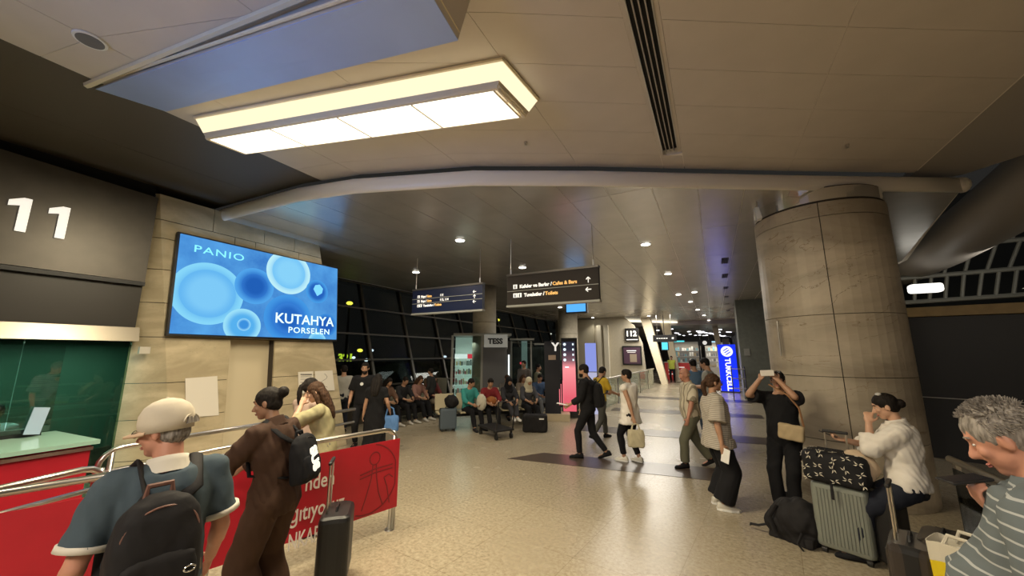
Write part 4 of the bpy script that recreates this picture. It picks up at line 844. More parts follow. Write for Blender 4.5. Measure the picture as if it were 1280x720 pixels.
EYEW = mat('eye white', (.7, .68, .64), .25); EYED = mat('dark iris', (.02, .012, .008), .15); LIPM = mat('lips', (.40, .14, .11), .45); BROWM = mat('brow', (.02, .014, .01), .8)
DENIM = cloth('denim', (.06, .085, .13)); BLK = cloth('black cloth', (.011, .011, .013), .9); NAVY = cloth('dark navy cloth', (.016, .019, .030), .9)
REM = []          # objects that get remeshed at the end
def soft(o, vox, it=4, fold=0., fsize=.12, fac=.5):
    md = o.modifiers.new('r', 'REMESH'); md.mode = 'VOXEL'; md.voxel_size = vox; md.use_smooth_shade = True
    md = o.modifiers.new('s', 'SMOOTH'); md.iterations = it; md.factor = fac
    REM.append((o, fold, fsize)); return o
def finish():
    dg = bpy.context.evaluated_depsgraph_get(); out = []
    for o, f, fs in REM: out.append(bpy.data.meshes.new_from_object(o.evaluated_get(dg), depsgraph=dg))
    import numpy as np
    for (o, f, fs), me in zip(REM, out):
        o.modifiers.clear(); old = o.data; me.materials.clear()
        for m in old.materials: me.materials.append(m)
        me.name = old.name; o.data = me
        if f:
            nv = len(me.vertices); co = np.empty(nv*3, 'f'); no = np.empty(nv*3, 'f'); me.vertices.foreach_get('co', co); me.vertices.foreach_get('normal', no)
            co = co.reshape(-1, 3); no = no.reshape(-1, 3); k = 2*math.pi/fs; s = (hash(o.parent.name if o.parent else o.name) if 0 else len(o.name)+o.location.x)
            a = np.sin(co[:, 2]*k*.8+2.1*np.sin(co[:, 0]*k*.55+s)+1.3*np.sin(co[:, 1]*k*.6)); b = np.sin((co[:, 0]+co[:, 1]*.7)*k*.9+1.9*np.sin(co[:, 2]*k*.33+s)); c = np.sin((co[:, 0]*1.3-co[:, 1]+co[:, 2]*.6)*k*1.9+s)
            d = (a*.45+b*.4+c*.25)*f; co += no*d[:, None]; me.vertices.foreach_set('co', co.ravel().astype('f'))
        me.shade_smooth(); me.update()
def ik(A, C, l1, l2, hint):
    A, C, hint = V(A), V(C), V(hint); d = C-A; L = min(d.length, (l1+l2)*.998); n = d.normalized(); C = A+n*L
    a = (l1*l1-l2*l2+L*L)/(2*L); h = math.sqrt(max(l1*l1-a*a, 0)); hp = (hint-n*hint.dot(n)); hp = hp.normalized() if hp.length > 1e-4 else n.orthogonal().normalized()
    return A+n*a+hp*h, C
def add_hand(m, w, d, n, side, curl, r=.0088):
    d = V(d).normalized(); n = V(n); n = (n-d*n.dot(d)).normalized(); a = d.cross(n); R = Matrix((a, d, n)).transposed()
    m.ell(w+d*.045, (.040, .052, .016), R, 12, 8); m.ell(w+d*.02, (.030, .035, .018), R)
    for i, (x, L) in enumerate(((-.030, .060), (-.010, .074), (.011, .079), (.031, .070))):
        p = w+d*.083+a*x*side; dd = d.copy()
        for k, f in enumerate((.45, .31, .24)):
            ang = curl*(1.15 if k else .8); dd = (Matrix.Rotation(ang, 3, a) @ dd); 
            if dd.dot(n) < 0 and k == 0: dd = (Matrix.Rotation(-2*ang, 3, a) @ dd)
            q = p+dd*L*f; m.cone(p, q, r*(1-.06*k), r*(.94-.06*k), 8, False); p = q
    t = a*side; p = w+d*.028+t*.030; q = p+(d*.6+t*.62+n*.25).normalized()*.042; m.cone(p, q, r*1.3, r*1.15, 8, False)
    m.cone(q, q+(d*.85+t*.2+n*(.2+curl*.6)).normalized()*.034, r*1.12, r*.9, 8, False)
TORSO = {'m': [(-.14, .120, .095), (-.07, .160, .118), (0, .168, .122), (.09, .158, .115), (.18, .152, .112), (.28, .163, .118), (.38, .175, .118), (.45, .165, .105), (.50, .125, .085), (.535, .075, .065)],
         'f': [(-.14, .125, .100), (-.07, .170, .122), (0, .170, .122), (.09, .145, .105), (.18, .128, .098), (.28, .142, .112), (.38, .152, .112), (.45, .142, .098), (.50, .105, .078), (.535, .062, .056)]}
class P: pass
def person(label, loc, rz, h=1.74, sex='m', lean=0., roll=0., twist=0., pel=None, hd=(0, 0, 0), hands=(None, None), hint=(None, None), feet=None, kh=(None, None),
           top=None, bot=None, hair=None, skin='tan', det=1, belly=0., group=None, palm=(None, None), curl=.35, shoes=BLK, sole=None, build=1., toes=(None, None), sink=0.):
    s = h/1.75; t = thing('person', label, 'person', loc, rz, group); g = P(); g.root = t; g.s = s
    vox = {2: .0075, 1: .011, 0: .016}[det]; cv = {2: .012, 1: .016, 0: .02}[det]
    pz = V(pel or (0, 0, .93)); W = {'m': .185, 'f': .160}[sex]*build
    def spine(L):      # point and frame a distance L up the spine
        n = 8; p = pz.copy(); R = Matrix.Identity(3)
        for i in range(n):
            u = max(0, L)*(i+.5)/n/.53; a = lean*min(1, .25+u*1.1); R = rotm(-a, roll*min(1, .3+u), twist*min(1, u)); p = p+R @ V((0, 0, max(0, L)/n))
        if L <= 0: return pz+rotm(-lean*.25, roll*.3, 0) @ V((0, 0, L)), rotm(-lean*.25, roll*.3, 0)
        return p, R
    def rings(m, e, s0, s1, extra=0.):
        rs = []; tb = [x for x in TORSO[sex] if s0 <= x[0] <= s1]
        for z, rx, ry in tb:
            p, R = spine(z); ar = []; bb = belly*math.exp(-((z-.13)/.13)**2)
            bu = (.022 if sex == 'f' else .0)*math.exp(-((z-.31)/.07)**2)
            for k in range(20):
                a = 2*math.pi*k/20; x, y = math.cos(a), math.sin(a)
                q = V(((rx*build+e)*x, (ry+e)*y+(bb+bu)*max(0, y), 0)); ar.append(p+R @ q)
            rs.append(ar)
        m.rings(rs)
    pn, Rn = spine(.535); ps, Rs = spine(.47)
    hp_, hr, hy = hd; Rh = Rn @ rotm(0, 0, hy) @ rotm(-hp_, 0, 0) @ rotm(0, hr, 0)
    hc = pn+Rn @ V((0, .012, .045))+Rh @ V((0, .018, .10)); g.hc = hc; g.Rh = Rh
    # ---- body
    m = M(); rings(m, -.006, -.14, .54)
    m.cone(pn+Rn @ V((0, -.005, -.04)), hc+Rh @ V((0, -.02, -.06)), .062 if sex == 'm' else .052, .056 if sex == 'm' else .047, 14, False)
    H = lambda x, y, z: hc+Rh @ V((x, y, z))
    m.ell(H(0, -.006, .025), (.076, .097, .092), Rh, 16, 12); m.ell(H(0, .022, -.045), (.058, .068, .062), Rh, 14, 10); m.ell(H(0, .052, -.088), (.030, .034, .026), Rh)
    m.cone(H(0, .084, .012), H(0, .110, -.030), .009, .013, 8, False); m.ell(H(0, .098, -.034), (.018, .014, .010), Rh, 8, 6); m.ell(H(0, .080, .030), (.052, .014, .010), Rh)
    for x in (-1, 1):
        m.ell(H(.036*x, .066, -.022), (.024, .020, .024), Rh); m.ell(H(.078*x, -.004, -.008), (.010, .020, .032), Rh @ rotm(0, 0, .3*x), 8, 8)
    g.sh = []; g.wr = []; g.el = []; g.hp = []; g.kn = []; g.an = []
    AL, FL = .285*1.0, .25
    for i, x in enumerate((-1, 1)):
        S = ps+Rs @ V((x*W, 0, -.02)); tgt = hands[i]
        C = V(tgt) if tgt is not None else S+V((x*.05, .04, -.52)); hh = V(hint[i]) if hint[i] is not None else V((x*.25, -1, -.2))
        E, Wr = ik(S, C, AL, FL, hh); g.sh.append(S); g.el.append(E); g.wr.append(Wr)
        m.ell(S, (.058, .058, .058)); m.cone(S, E, .052, .040, 12, False); m.cone(E, Wr, .042, .028, 12, False); mid = E.lerp(Wr, .3); m.cone(E.lerp(Wr, .05), E.lerp(Wr, .45), .043, .040, 12, False)
        d = (Wr-E).normalized(); n = V(palm[i]) if palm[i] is not None else V((-x, .1, 0)); 
        if abs(n.normalized().dot(d)) > .95: n = n+V((0, .6, .3))
        add_hand(m, Wr, d if not isinstance(curl, dict) else d, n, x, curl, .0095 if det else .012)
        Hj = pz+rotm(-lean*.25, roll*.3, 0) @ V((x*.092*build, 0, -.05)); ft = V(feet[i]) if feet else V((x*.11, -.02, .085)); kk = V(kh[i]) if kh[i] is not None else V((x*.12, 1, 0))
        K, A = ik(Hj, ft, .425, .415, kk); g.hp.append(Hj); g.kn.append(K); g.an.append(A)
        m.cone(Hj, K, .082*build, .054, 14, False); m.cone(K, A, .056, .036, 14, False); m.cone(K.lerp(A, .12), K.lerp(A, .42), .055, .052, 12, False)
        td = V(toes[i]) if toes[i] is not None else V((x*.18, 1, 0)); td.z = td.z if toes[i] is not None else 0; td.normalize(); m.cone(A+V((0, 0, -.03)), A+td*.13+V((0, 0, -.052)), .035, .028, 10, False)
        g.toe = getattr(g, 'toe', [])+[td]
    soft(m.build('body', SKIN[skin], t, world=False, scale=s), vox, 5 if det else 3)
    # ---- shoes
    for i in (0, 1):
        A, td = g.an[i], g.toe[i]; b = V((-td.y, td.x, 0)).normalized(); u = td.cross(-b).normalized(); u = u if u.z > 0 else -u; rs = []
        base = A-u*.083
        for q, wd, ht in ((-.075, .022, .05), (-.065, .034, .085), (-.02, .040, .105), (.03, .042, .090), (.09, .048, .060), (.15, .044, .048), (.185, .026, .034), (.195, .010, .02)):
            c = base+td*q+u*.002; rs.append([c+b*wd*math.cos(a)+u*(ht*.5+ht*.5*max(-.98, math.sin(a)*1.1 if math.sin(a) > -.9 else -1)) for a in [2*math.pi*k/14 for k in range(14)]])
        so = M().rings(rs).build('shoe', shoes, t, world=False, scale=s, smooth=True)
        if sole is not None:
            m = M(); out = [base+td*q+b*w_ for q, w_ in ((-.078, -.025), (-.03, -.043), (.09, -.052), (.17, -.040), (.20, 0), (.17, .040), (.09, .052), (-.03, .043), (-.078, .025))]
            m.slab(out, u*.026); m.build('sole', sole, so, world=False, scale=s)
    # ---- clothes
    if top:
        m = M(); e = top.get('e', .014); hem = top.get('hem', -.08)
        if hem >= -.15: rings(m, e, hem, .51)
        else:
            rings(m, e, -.14, .51); p0, R0 = spine(-.14); zz = hem; fl = top.get('flare', .03); rs = []
            for k in range(5):
                f = k/4; z = pz.z-.0-.10+(zz+.10)*f if False else -.05+(zz+.05)*f
                c = pz+V((0, 0, z))+V(top.get('hemoff', (0, 0, 0)))*f; rs.append([c+V((math.cos(a)*(.172*build+e+fl*f), math.sin(a)*(.125+e+fl*f+belly*max(0, math.sin(a))), 0)) for a in [2*math.pi*q/20 for q in range(20)]])
            m.rings(rs)
        m.ell(pn+Rn @ V((0, 0, -.055)), (.108*build+e*.4, .078+e*.4, .050), Rn)
        for i in (0, 1):
            sl = top.get('sleeve', .6); r0 = .062+e*.6; S, E, Wr = g.sh[i], g.el[i], g.wr[i]
            m.ell(S+Rs @ V((0, 0, .004)), (r0, r0, r0)); p2, _ = spine(.44); m.cone(S, p2, r0*.95, .07, 12, False); m.cone(S+Rs @ V((0, 0, .012)), pn+Rn @ V((0, -.004, -.055)), r0*.92, .052+e*.7, 12, False)
            if sl > 0:
                m.cone(S, S.lerp(E, min(sl, 1)), r0, .052+e*.9+top.get('bell', 0)*(sl <= 1), 14, sl <= 1)
                if sl > 1: m.cone(E, E.lerp(Wr, sl-1), .052+e*.9, .040+e*.7+top.get('bell', 0), 14)
        tp = soft(m.build(top.get('name', 'shirt'), top['m'], t, world=False, scale=s), cv, 3, top.get('fold', .006), top.get('fs', .16)); g.top = tp
        if top.get('collar'):
            m = M(); rs = []
            for dz, r_ in ((-.050, .105), (-.005, .082), (.020, .076), (.020, .070), (-.02, .064)): rs.append([pn+Rn @ V((r_*math.cos(a)*1.02, r_*math.sin(a)*.98+(.006), dz-.018*math.sin(a))) for a in [2*math.pi*k/20 for k in range(20)]])
            m.rings(rs, cap=False).build('collar', top['collar'], tp, world=False, scale=s, smooth=True)
        if top.get('cuff'):
            for i in (0, 1):
                S, E = g.sh[i], g.el[i]; sl = top.get('sleeve', .6); c = S.lerp(E, sl-.085); c1 = S.lerp(E, sl+.006); rc = .0575+e*.9+top.get('bell', 0); M().cone(c, c1, rc, rc+.001, 20).build('cuff', top['cuff'], tp, world=False, scale=s, smooth=True)
    if bot:
        m = M(); e = bot.get('e', .012)
        if bot.get('kind', 'trousers') == 'trousers':
            rings(m, e, -.14, .10)
            for i in (0, 1):
                Hj, K, A = g.hp[i], g.kn[i], g.an[i]; w = bot.get('wide', 0); en = bot.get('end', .95)
                m.cone(Hj, K, .090*build+e, .060+e+w*.5, 14, False); m.cone(K, K.lerp(A, en), .060+e+w*.5, .045+e+w, 14, True); m.ell(K, (.060+e+w*.5,)*3)
        else:
            rings(m, e, -.07, .10); rs = []; z1 = bot['hem']
            for k in range(6):
                f = k/5; c = pz.lerp(V((pz.x, (g.an[0].y+g.an[1].y)/2, z1)), f); c.z = pz.z+.03+(z1-pz.z-.03)*f
                rs.append([c+V((math.cos(a)*(.175*build+e+bot.get('flare', .0)*f), math.sin(a)*(.125+e+bot.get('flare', 0)*f), 0)) for a in [2*math.pi*q/20 for q in range(20)]])
            m.rings(rs)
        soft(m.build(bot.get('name', bot.get('kind', 'trousers')), bot['m'], t, world=False, scale=s), cv, 3, bot.get('fold', .006), bot.get('fs', .2))
    # ---- face
    if det:
        for x in (-1, 1):
            o = M().ell(H(.030*x, .0770, .006), (.0110, .006, .0050), Rh, 10, 6).build('eye', EYEW, t, world=False, scale=s, smooth=True)
            M().ell(H(.030*x, .0822, .006), (.0052, .0020, .0048), Rh, 8, 6).build('iris', EYED, o, world=False, scale=s)
            M().tube([H(.014*x, .0895, .030), H(.032*x, .0865, .035), H(.050*x, .074, .031)], .0040, 6).build('eyebrow', BROWM if hair and hair.get('m') is not HGREY else HGREY, t, world=False, scale=s)
        m = M().ell(H(0, .0885, -.062), (.024, .009, .0045), Rh, 10, 6); m.ell(H(0, .0875, -.069), (.019, .009, .005), Rh, 10, 6); m.build('mouth', LIPM, t, world=False, scale=s, smooth=True)
    # ---- hair
    if hair:
        k = hair['k']; hm = hair['m']; m = M(); f = .003
        if k != 'bald':
            m.ell(H(0, -.014, .036), (.084, .101, .094), Rh, 18, 12); m.ell(H(0, -.045, -.012), (.072, .060, .062), Rh, 14, 10)
        if k == 'bald': m.ell(H(0, -.035, -.005), (.080, .070, .050), Rh, 14, 10)
        if k == 'thick': m.ell(H(0, .002, .076), (.076, .080, .055), Rh, 14, 10); f = .004
        if k in ('bun', 'long', 'pony', 'longf'):
            for x in (-1, 1): m.ell(H(.050*x, .012, .050), (.030, .048, .042), Rh); m.ell(H(.066*x, -.020, .0), (.016, .040, .045), Rh)
        if k == 'bun': b = H(*hair.get('at', (0, -.115, .045))); m.ell(b, (.048, .045, .045), Rh, 14, 10); f = .002
        if k == 'pony': m.ell(H(0, -.105, .03), (.03, .03, .03), Rh); m.tube([H(0, -.10, .03), H(0, -.135, 0), H(0, -.14, -.08), H(0, -.12, -.18), H(0, -.10, -.26)], [.026, .032, .034, .028, .012], 10)
        if k == 'long':
            for x in (-1, 0, 1): m.tube([H(.045*x, -.06, .02), H(.06*x, -.085, -.06), H(.062*x, -.10, -.16), H(.058*x, -.115, -.27), H(.045*x, -.12, -.37)], [.05, .052, .05, .044, .02], 10)
            for x in (-1, 1): m.tube([H(.07*x, .02, .02), H(.082*x, .0, -.06), H(.085*x, -.01, -.15), H(.08*x, -.02, -.25)], [.022, .026, .024, .012], 8)
        if k == 'veil':
            m = M(); m.ell(H(0, -.012, .022), (.100, .122, .115), Rh, 16, 12); m.cone(H(0, -.03, -.02), pn+Rn @ V((0, -.01, -.12)), .098, .15, 16, False); m.ell(pn+Rn @ V((0, .03, -.13)), (.16, .12, .10), Rn)
        o = soft(m.build('headscarf' if k == 'veil' else 'hair', hm, t, world=False, scale=s), .008 if det == 2 else .011, 2, f, .035 if k != 'veil' else .12); g.hair = o
        if k == 'veil': M().ell(H(0, .080, -.010), (.058, .036, .070), Rh, 14, 10).build('face', SKIN[skin], t, world=False, scale=s, smooth=True)
        if hair.get('beard'):
            m = M(); m.ell(H(0, .034, -.068), (.058, .066, .050), Rh, 14, 10); m.ell(H(0, .070, -.092), (.032, .034, .030), Rh); soft(m.build('beard', hm, t, world=False, scale=s), .009, 2, .002, .03)
    g.H = H; g.spine = spine; g.pn = pn; g.Rn = Rn; g.W = t.matrix_basis
    g.world = lambda p: t.matrix_basis @ (V(p)*s)
    return g
def pw(u, v, D):
    d = ray(u, v); k = D/math.hypot(d.x, d.y); return V((d.x*k, d.y*k, CAM_H+d.z*k))
def lc(loc, rz, s, p): return (Matrix.Rotation(-rz, 3, 'Z') @ (V(p)-V(loc)))/s
def G(u, v): return atz(u, v, 0)
def AD(u, D): a = azr(u); return V((-math.sin(a)*D, math.cos(a)*D, 0))
# ---------------------------------------------------------------- bags
def backpack(g, label, m, w=.30, h=.44, d=.17, at=.27, side=0, m2=None, zipc=None, big=False, print_=None, straps=True, off=0.):
    s = g.s; p, R = g.spine(at); R = R @ rotm(0, 0, side); c = p+R @ V((off, -.125-d/2, -.02)); t = thing('backpack', label, 'backpack', (g.W @ (c*s))-V((0, 0, h/2)), g.root.rotation_euler[2])
    def put(mm, name, mt, par, **k):
        mm.v = [g.W @ (q*s) for q in mm.v]; return mm.build(name, mt, par, **k)
    Q = lambda x, y, z: c+R @ V((x, y, z))
    a = M()
    for z0, z1, ww, dd in ((-.5, -.2, 1, 1), (-.2, .22, 1, .95), (.22, .42, .9, .8)): a.cone(Q(0, 0, h*z0*.86), Q(0, 0, h*z1*.86), 0.01, .01, 8)
    a = M(); rs = []
    for z, f, gdep in ((-.5, .80, .75), (-.46, .95, .95), (-.2, 1.0, 1.0), (.15, .98, .92), (.34, .86, .78), (.45, .62, .58), (.5, .30, .3)):
        rs.append([Q(w/2*f*math.copysign(abs(math.cos(q))**.6, math.cos(q)), d/2*gdep*math.copysign(abs(math.sin(q))**.6, math.sin(q)), h*z) for q in [2*math.pi*k/20 for k in range(20)]])
    a.rings(rs); o = soft(put(a, 'bag_body', m, t), .010, 3, .004, .14)
    a = M(); rs = []
    for z, f, gg in ((-.44, .7, .5), (-.38, .82, 1), (-.1, .84, 1), (.02, .74, .8), (.06, .5, .4)): rs.append([Q(w/2*f*math.copysign(abs(math.cos(q))**.6, math.cos(q)), -d/2+.0-.035*gg*max(0, -math.sin(q))**.5+.02, h*z) for q in [2*math.pi*k/20 for k in range(20)]])
    a.rings(rs); soft(put(a, 'front_pocket', m2 or m, t), .010, 2, .003, .1)
    a = M(); a.tube([Q(w/2*.80*math.cos(q), -d/2*.62, h*(.18+.24*math.sin(q))) for q in [math.pi*k/14 for k in range(15)]], .0045, 6); put(a, 'zipper', zipc or BLACK, t)
    a = M(); a.tube([Q(-.045, d*.25, h*.46), Q(-.04, d*.25, h*.56), Q(.04, d*.25, h*.56), Q(.045, d*.25, h*.46)], .008, 6, wide=.012, up=R @ V((0, 1, 0))); put(a, 'grab_handle', zipc or m, t)
    if straps:
        for x in (-1, 1):
            ps, Rs = g.spine(.50); sh = ps+Rs @ V((x*.105, -.02, .05)); fr = g.spine(.40)[0]+Rs @ V((x*.125, .135, 0)); lo = g.spine(.18)[0]+Rs @ V((x*.165, .08, 0)); bk = g.spine(.42)[0]+Rs @ V((x*.09, -.13, 0))
            a = M(); a.tube([Q(x*.07, d*.3, h*.38), bk, sh, g.spine(.46)[0]+Rs @ V((x*.115, .10, .03)), fr, lo, Q(x*w*.45, d*.4, -h*.3)], .009, 8, wide=.028, up=None); put(a, 'strap', m, t, smooth=True)
    if print_:
        b, sz = print_; o2 = text(b, sz, LETW, None, frame((g.W @ (Q(-.095, -d/2-.040, h*.20)*s)), (g.W.to_3x3() @ (R @ V((.25, 0, -1)))), (g.W.to_3x3() @ (R @ V((1, 0, .25))))), bold=.006); o2.matrix_basis = wm(t).inverted() @ o2.matrix_basis; o2.parent = t
    return t
def phone(label, c, rz, rx, lit=False, cat='phone', size=(.075, .155)):
    t = thing('phone', label, cat, c, rz); R = rotm(rx, 0, 0); M().rbox((0, 0, 0), (size[0], size[1], .010), .004, R).build('case', BLACK, t, world=False)
    o = M().box(R @ V((0, 0, .0056)), (size[0]*.9, size[1]*.93, .001), R).build('display', emis('phone glow', (.5, .55, .6), .5) if lit else mat('phone glass', (.015, .015, .02), .08), t, world=False); return t
def tote(name, label, c, rz, w, h, m, d=.10, handle=True, cat='bag', top=1.0, hl=.12, flip=False):
    t = thing(name, label, cat, c, rz); a = M(); rs = []
    for z, f, g_ in ((0, .86, .7), (.03, .95, 1), (.5, 1.0, 1.0), (.85, .96*top, .75), (1, .92*top, .45)): rs.append([V((w/2*f*math.copysign(abs(math.cos(q))**.5, math.cos(q)), d/2*g_*math.copysign(abs(math.sin(q))**.5, math.sin(q)), h*z)) for q in [2*math.pi*k/20 for k in range(20)]])
    a.rings(rs); soft(a.build('bag_body', m, t, world=False), .012, 2, .007, .13)
    if handle:
        for y in (-d*.2, d*.2): M().tube([(-w*.25, y, h*.95), (-w*.16, y*.5, h+hl*.8), (0, 0, h+hl), (w*.16, y*.5, h+hl*.8), (w*.25, y, h*.95)], .006, 6, wide=.011, up=(0, 1, 0)).build('handle', m, t, world=False)
    return t
def suitcase(label, loc, rz, w, h, d, m, ribs=9, handle=0., group=None, accent=BLACK, name='suitcase'):
    t = thing(name, label, 'suitcase', loc, rz, group); K = dict(world=False); z0 = .055
    a = M(); a.rbox((0, 0, z0+h/2), (w, d, h), .045, None, 4); o = a.build('shell', m, t, smooth=False, **K)
    if ribs:
        for y in (-d/2-.001, d/2+.001):
            a = M()
            for i in range(ribs): a.rbox((-w/2+.055+(w-.11)*i/(ribs-1), y, z0+h/2), ((w-.11)/(ribs-1)*.55, .012, h-.10), .005, None, 2)
            a.build('rib', m, o, **K)
    M().rbox((0, 0, z0+h/2), (w+.006, .014, h+.006), .045, None, 4).build('zipper_band', accent, t, **K)
    for x in (-w/2+.055, w/2-.055):
        for y in (-d/2+.045, d/2-.045):
            a = M(); a.box((x, y, z0), (.045, .045, .04)); wh = a.build('wheel_fork', accent, t, **K); M().cone((x-.018, y, .027), (x+.018, y, .027), .027, .027, 16).build('wheel', BLACK, wh, **K)
    a = M(); a.tube([(-.07, 0, z0+h), (-.06, 0, z0+h+.03), (.06, 0, z0+h+.03), (.07, 0, z0+h)], .010, 8); a.build('top_handle', accent, t, **K)
    if handle:
        for x in (-.085, .085): M().cone((x, d/2-.05, z0+h-.01), (x, d/2-.05, z0+h+handle), .009, .008, 8).build('pull_tube', STEEL, t, **K)
        M().rbox((0, d/2-.05, z0+h+handle), (.21, .03, .028), .01).build('pull_grip', BLACK, t, **K)
    return t
# ---------------------------------------------------------------- 1 man in the cap
SLATEB = cloth('slate blue polo', (.060, .085, .105)); TRIM = mat('pale trim', (.62, .58, .50), .7); CREAMC = cloth('cream cap cloth', (.56, .50, .40))
p = AD(232, 2.5); rz = azr(215)+R_(12)
g = person('man in a cream baseball cap and slate blue polo, seen from behind', p, rz, 1.70, 'm', lean=.06, hd=(.10, 0, R_(48)), belly=.04, det=2, skin='ruddy', build=1.02,
    hands=((-.27, .16, .92), (.27, .16, .90)), hint=((-.25, -1, -.2), (.25, -1, -.2)), top=dict(m=SLATEB, sleeve=.78, hem=-.12, e=.022, bell=.012, collar=TRIM, cuff=TRIM, name='polo_shirt', fold=.008), bot=dict(m=cloth('khaki', (.20, .18, .14))), hair=dict(k='short', m=HGREY))
H, Rh = g.H, g.Rh
cp = M(); rs = []
for z, f in ((-.028, .97), (.02, 1.03), (.06, .98), (.095, .80), (.118, .52), (.130, .18)): rs.append([H(.094*f*math.cos(q), -.008+.112*f*math.sin(q), .028+z) for q in [2*math.pi*k/24 for k in range(24)]])
cap = thing('baseball_cap', 'cream baseball cap worn by the man with the large black backpack', 'cap', g.W @ (g.hc*g.s), rz)
def putg(mm, name, mt, par, smooth=True): mm.v = [g.W @ (q*g.s) for q in mm.v]; return mm.build(name, mt, par, smooth=smooth)
putg(cp.rings(rs) and cp, 'crown', CREAMC, cap)
vm = M(); vr = []
for i in range(9):
    a = R_(20)+R_(140)*i/8; vr.append([H(.090*math.cos(a), -.008+.108*math.sin(a), .018), H(.095*math.cos(a)*.98, -.008+.118*math.sin(a)+.058*math.sin(a)**2, .004), H(.095*math.cos(a)*.98, -.008+.118*math.sin(a)+.058*math.sin(a)**2, -.008), H(.090*math.cos(a), -.008+.108*math.sin(a), .010)])
vm.rings(vr); putg(vm, 'visor', mat('peach visor', (.60, .42, .28), .7), cap)
m = M(); m.tube([H(.060*math.cos(a), -.008-.108, .030+.034*math.sin(a)) for a in [math.pi*k/10 for k in range(11)]], .004, 6); putg(m, 'arch_trim', CREAMC, cap)
m = M(); m.slab([H(-.052, -.124, .020), H(.052, -.124, .020), H(.036, -.122, .052), H(-.036, -.122, .052)], Rh @ V((0, .006, 0))); putg(m, 'opening', HGREY, cap, False)
m = M(); m.ell(H(0, -.008, .158), (.010, .010, .006), Rh, 10, 6); putg(m, 'button', CREAMC, cap)
gl = thing('eyeglasses', 'dark eyeglasses on the man in the cream cap', 'glasses', g.W @ (g.H(0, .1, .01)*g.s), rz)
for x in (-1, 1):
    m = M(); m.tube([H(x*.034+.022*math.cos(a), .104, .006+.017*math.sin(a)) for a in [2*math.pi*k/12 for k in range(13)]], .002, 5); m.tube([H(x*.058, .100, .012), H(x*.082, .0, .012)], .002, 5); putg(m, 'rim', BLACK, gl)
ZC = mat('worn brown zip', (.16, .075, .055), .5)
BPK = cloth('black nylon', (.014, .013, .014), .75, bump=.7)
bp = backpack(g, 'large black backpack with reddish brown zip worn by the man in the cap', BPK, .315, .50, .20, .21, zipc=ZC, off=-.055)
m = M(); 
def puts(mm, name, mt, par, smooth=True): mm.v = [g.W @ (q*g.s) for q in mm.v]; return mm.build(name, mt, par, smooth=smooth)
q0, R0 = g.spine(.20); m.tube([q0+R0 @ V((.04+.020*math.cos(a), -.345, -.06+.012*math.sin(a))) for a in [2*math.pi*k/12 for k in range(13)]], .0035, 6); puts(m, 'buckle', CHROME, bp)
# ---------------------------------------------------------------- 2 woman in brown at the barrier
BRN = cloth('chocolate cloth', (.052, .027, .017)); BRN2 = cloth('brown trousers cloth', (.060, .032, .020))
p = V((-2.98, 1.83, 0)); rz = azr(335)+R_(48)
g2 = person('woman in a chocolate brown tunic with a black hair bun leaning on the barrier', p, rz, 1.70, 'f', lean=.20, hd=(.05, 0, R_(22)), det=2, skin='brown', build=1.10,
    hands=((-.14, .44, 1.04), (.14, .46, 1.05)), hint=((-1, -.2, -.6), (1, -.2, -.6)), top=dict(m=BRN, sleeve=1.85, hem=-.14, e=.028, fold=.010, name='tunic', collar=BRN), bot=dict(m=BRN2, e=.022, wide=.055, end=.97), hair=dict(k='bun', m=HBLACK, at=(0, -.118, .062)))
backpack(g2, 'small black drawstring backpack with white letters on the woman in brown', BLK, .27, .36, .14, .24, side=R_(6), print_=('SUS', .11), off=.05)
# ---------------------------------------------------------------- 3 / 4 women behind the rail
OLV = cloth('pale olive shirt', (.36, .33, .19), na=.25)
p = V((-4.02, 2.98, 0)); rz = azr(402)+R_(78)
g3 = person('long haired woman in a pale olive shirt leaning at the rail, hand at her chin', p, rz, 1.64, 'f', lean=.20, hd=(.12, 0, R_(8)), det=2, skin='fair',
    hands=((.02, .30, 1.44), (-.02, .47, 1.07)), hint=((-.9, .3, -1), (.8, -.4, -.4)), top=dict(m=OLV, sleeve=.85, hem=-.12, e=.022, bell=.015), bot=dict(m=cloth('grey skirt cloth', (.16, .15, .14)), wide=.02), hair=dict(k='long', m=HBROWN))
p = V((-4.62, 3.12, 0)); rz = azr(388)+R_(-50)
person('woman with black hair standing close behind the woman in olive, mostly hidden', p, rz, 1.64, 'f', hd=(.15, 0, -.2), det=1, skin='fair', hands=((-.1, .32, 1.2), (.1, .32, 1.2)), top=dict(m=cloth('cream pink blouse', (.45, .33, .27)), sleeve=1.2), bot=dict(m=BLK), hair=dict(k='pony', m=HBLACK))
# ---------------------------------------------------------------- 5 couple in black
p = AD(458, 8.9); rz = azr(458)+R_(172)
g5 = person('bearded man in a black t-shirt with a small white print, facing the camera', p, rz, 1.76, 'm', hd=(.08, 0, 0), det=1, skin='tan', hands=((-.30, .05, .82), (.26, .1, .9)), top=dict(m=BLK, sleeve=.8, e=.025, bell=.02, name='t_shirt'), bot=dict(m=BLK), hair=dict(k='thick', m=HBLACK, beard=True))
m = M(); q, R = g5.spine(.36); m.cone(q+R @ V((.03, .155, 0)), q+R @ V((.03, .160, 0)), .035, .035, 14); m.v = [g5.W @ (v*g5.s) for v in m.v]; m.build('print', WHITE, g5.top)
tote('paper_bag', 'beige paper bag in the hand of the bearded man', g5.world((-.33, .06, .36)), rz, .24, .34, cloth('beige paper', (.42, .38, .30), na=.03), .12)
p = AD(474, 7.95); rz = azr(474)+R_(-12)
g6 = person('woman in a long black dress with her back turned, carrying a blue bag', p, rz, 1.56, 'f', hd=(.15, 0, -.2), det=1, skin='tan', hands=((-.27, .06, .84), (.28, .10, .92)), top=dict(m=BLK, sleeve=.6, hem=-.75, e=.02, flare=.06, name='dress', fold=.01), hair=dict(k='long', m=HBLACK))
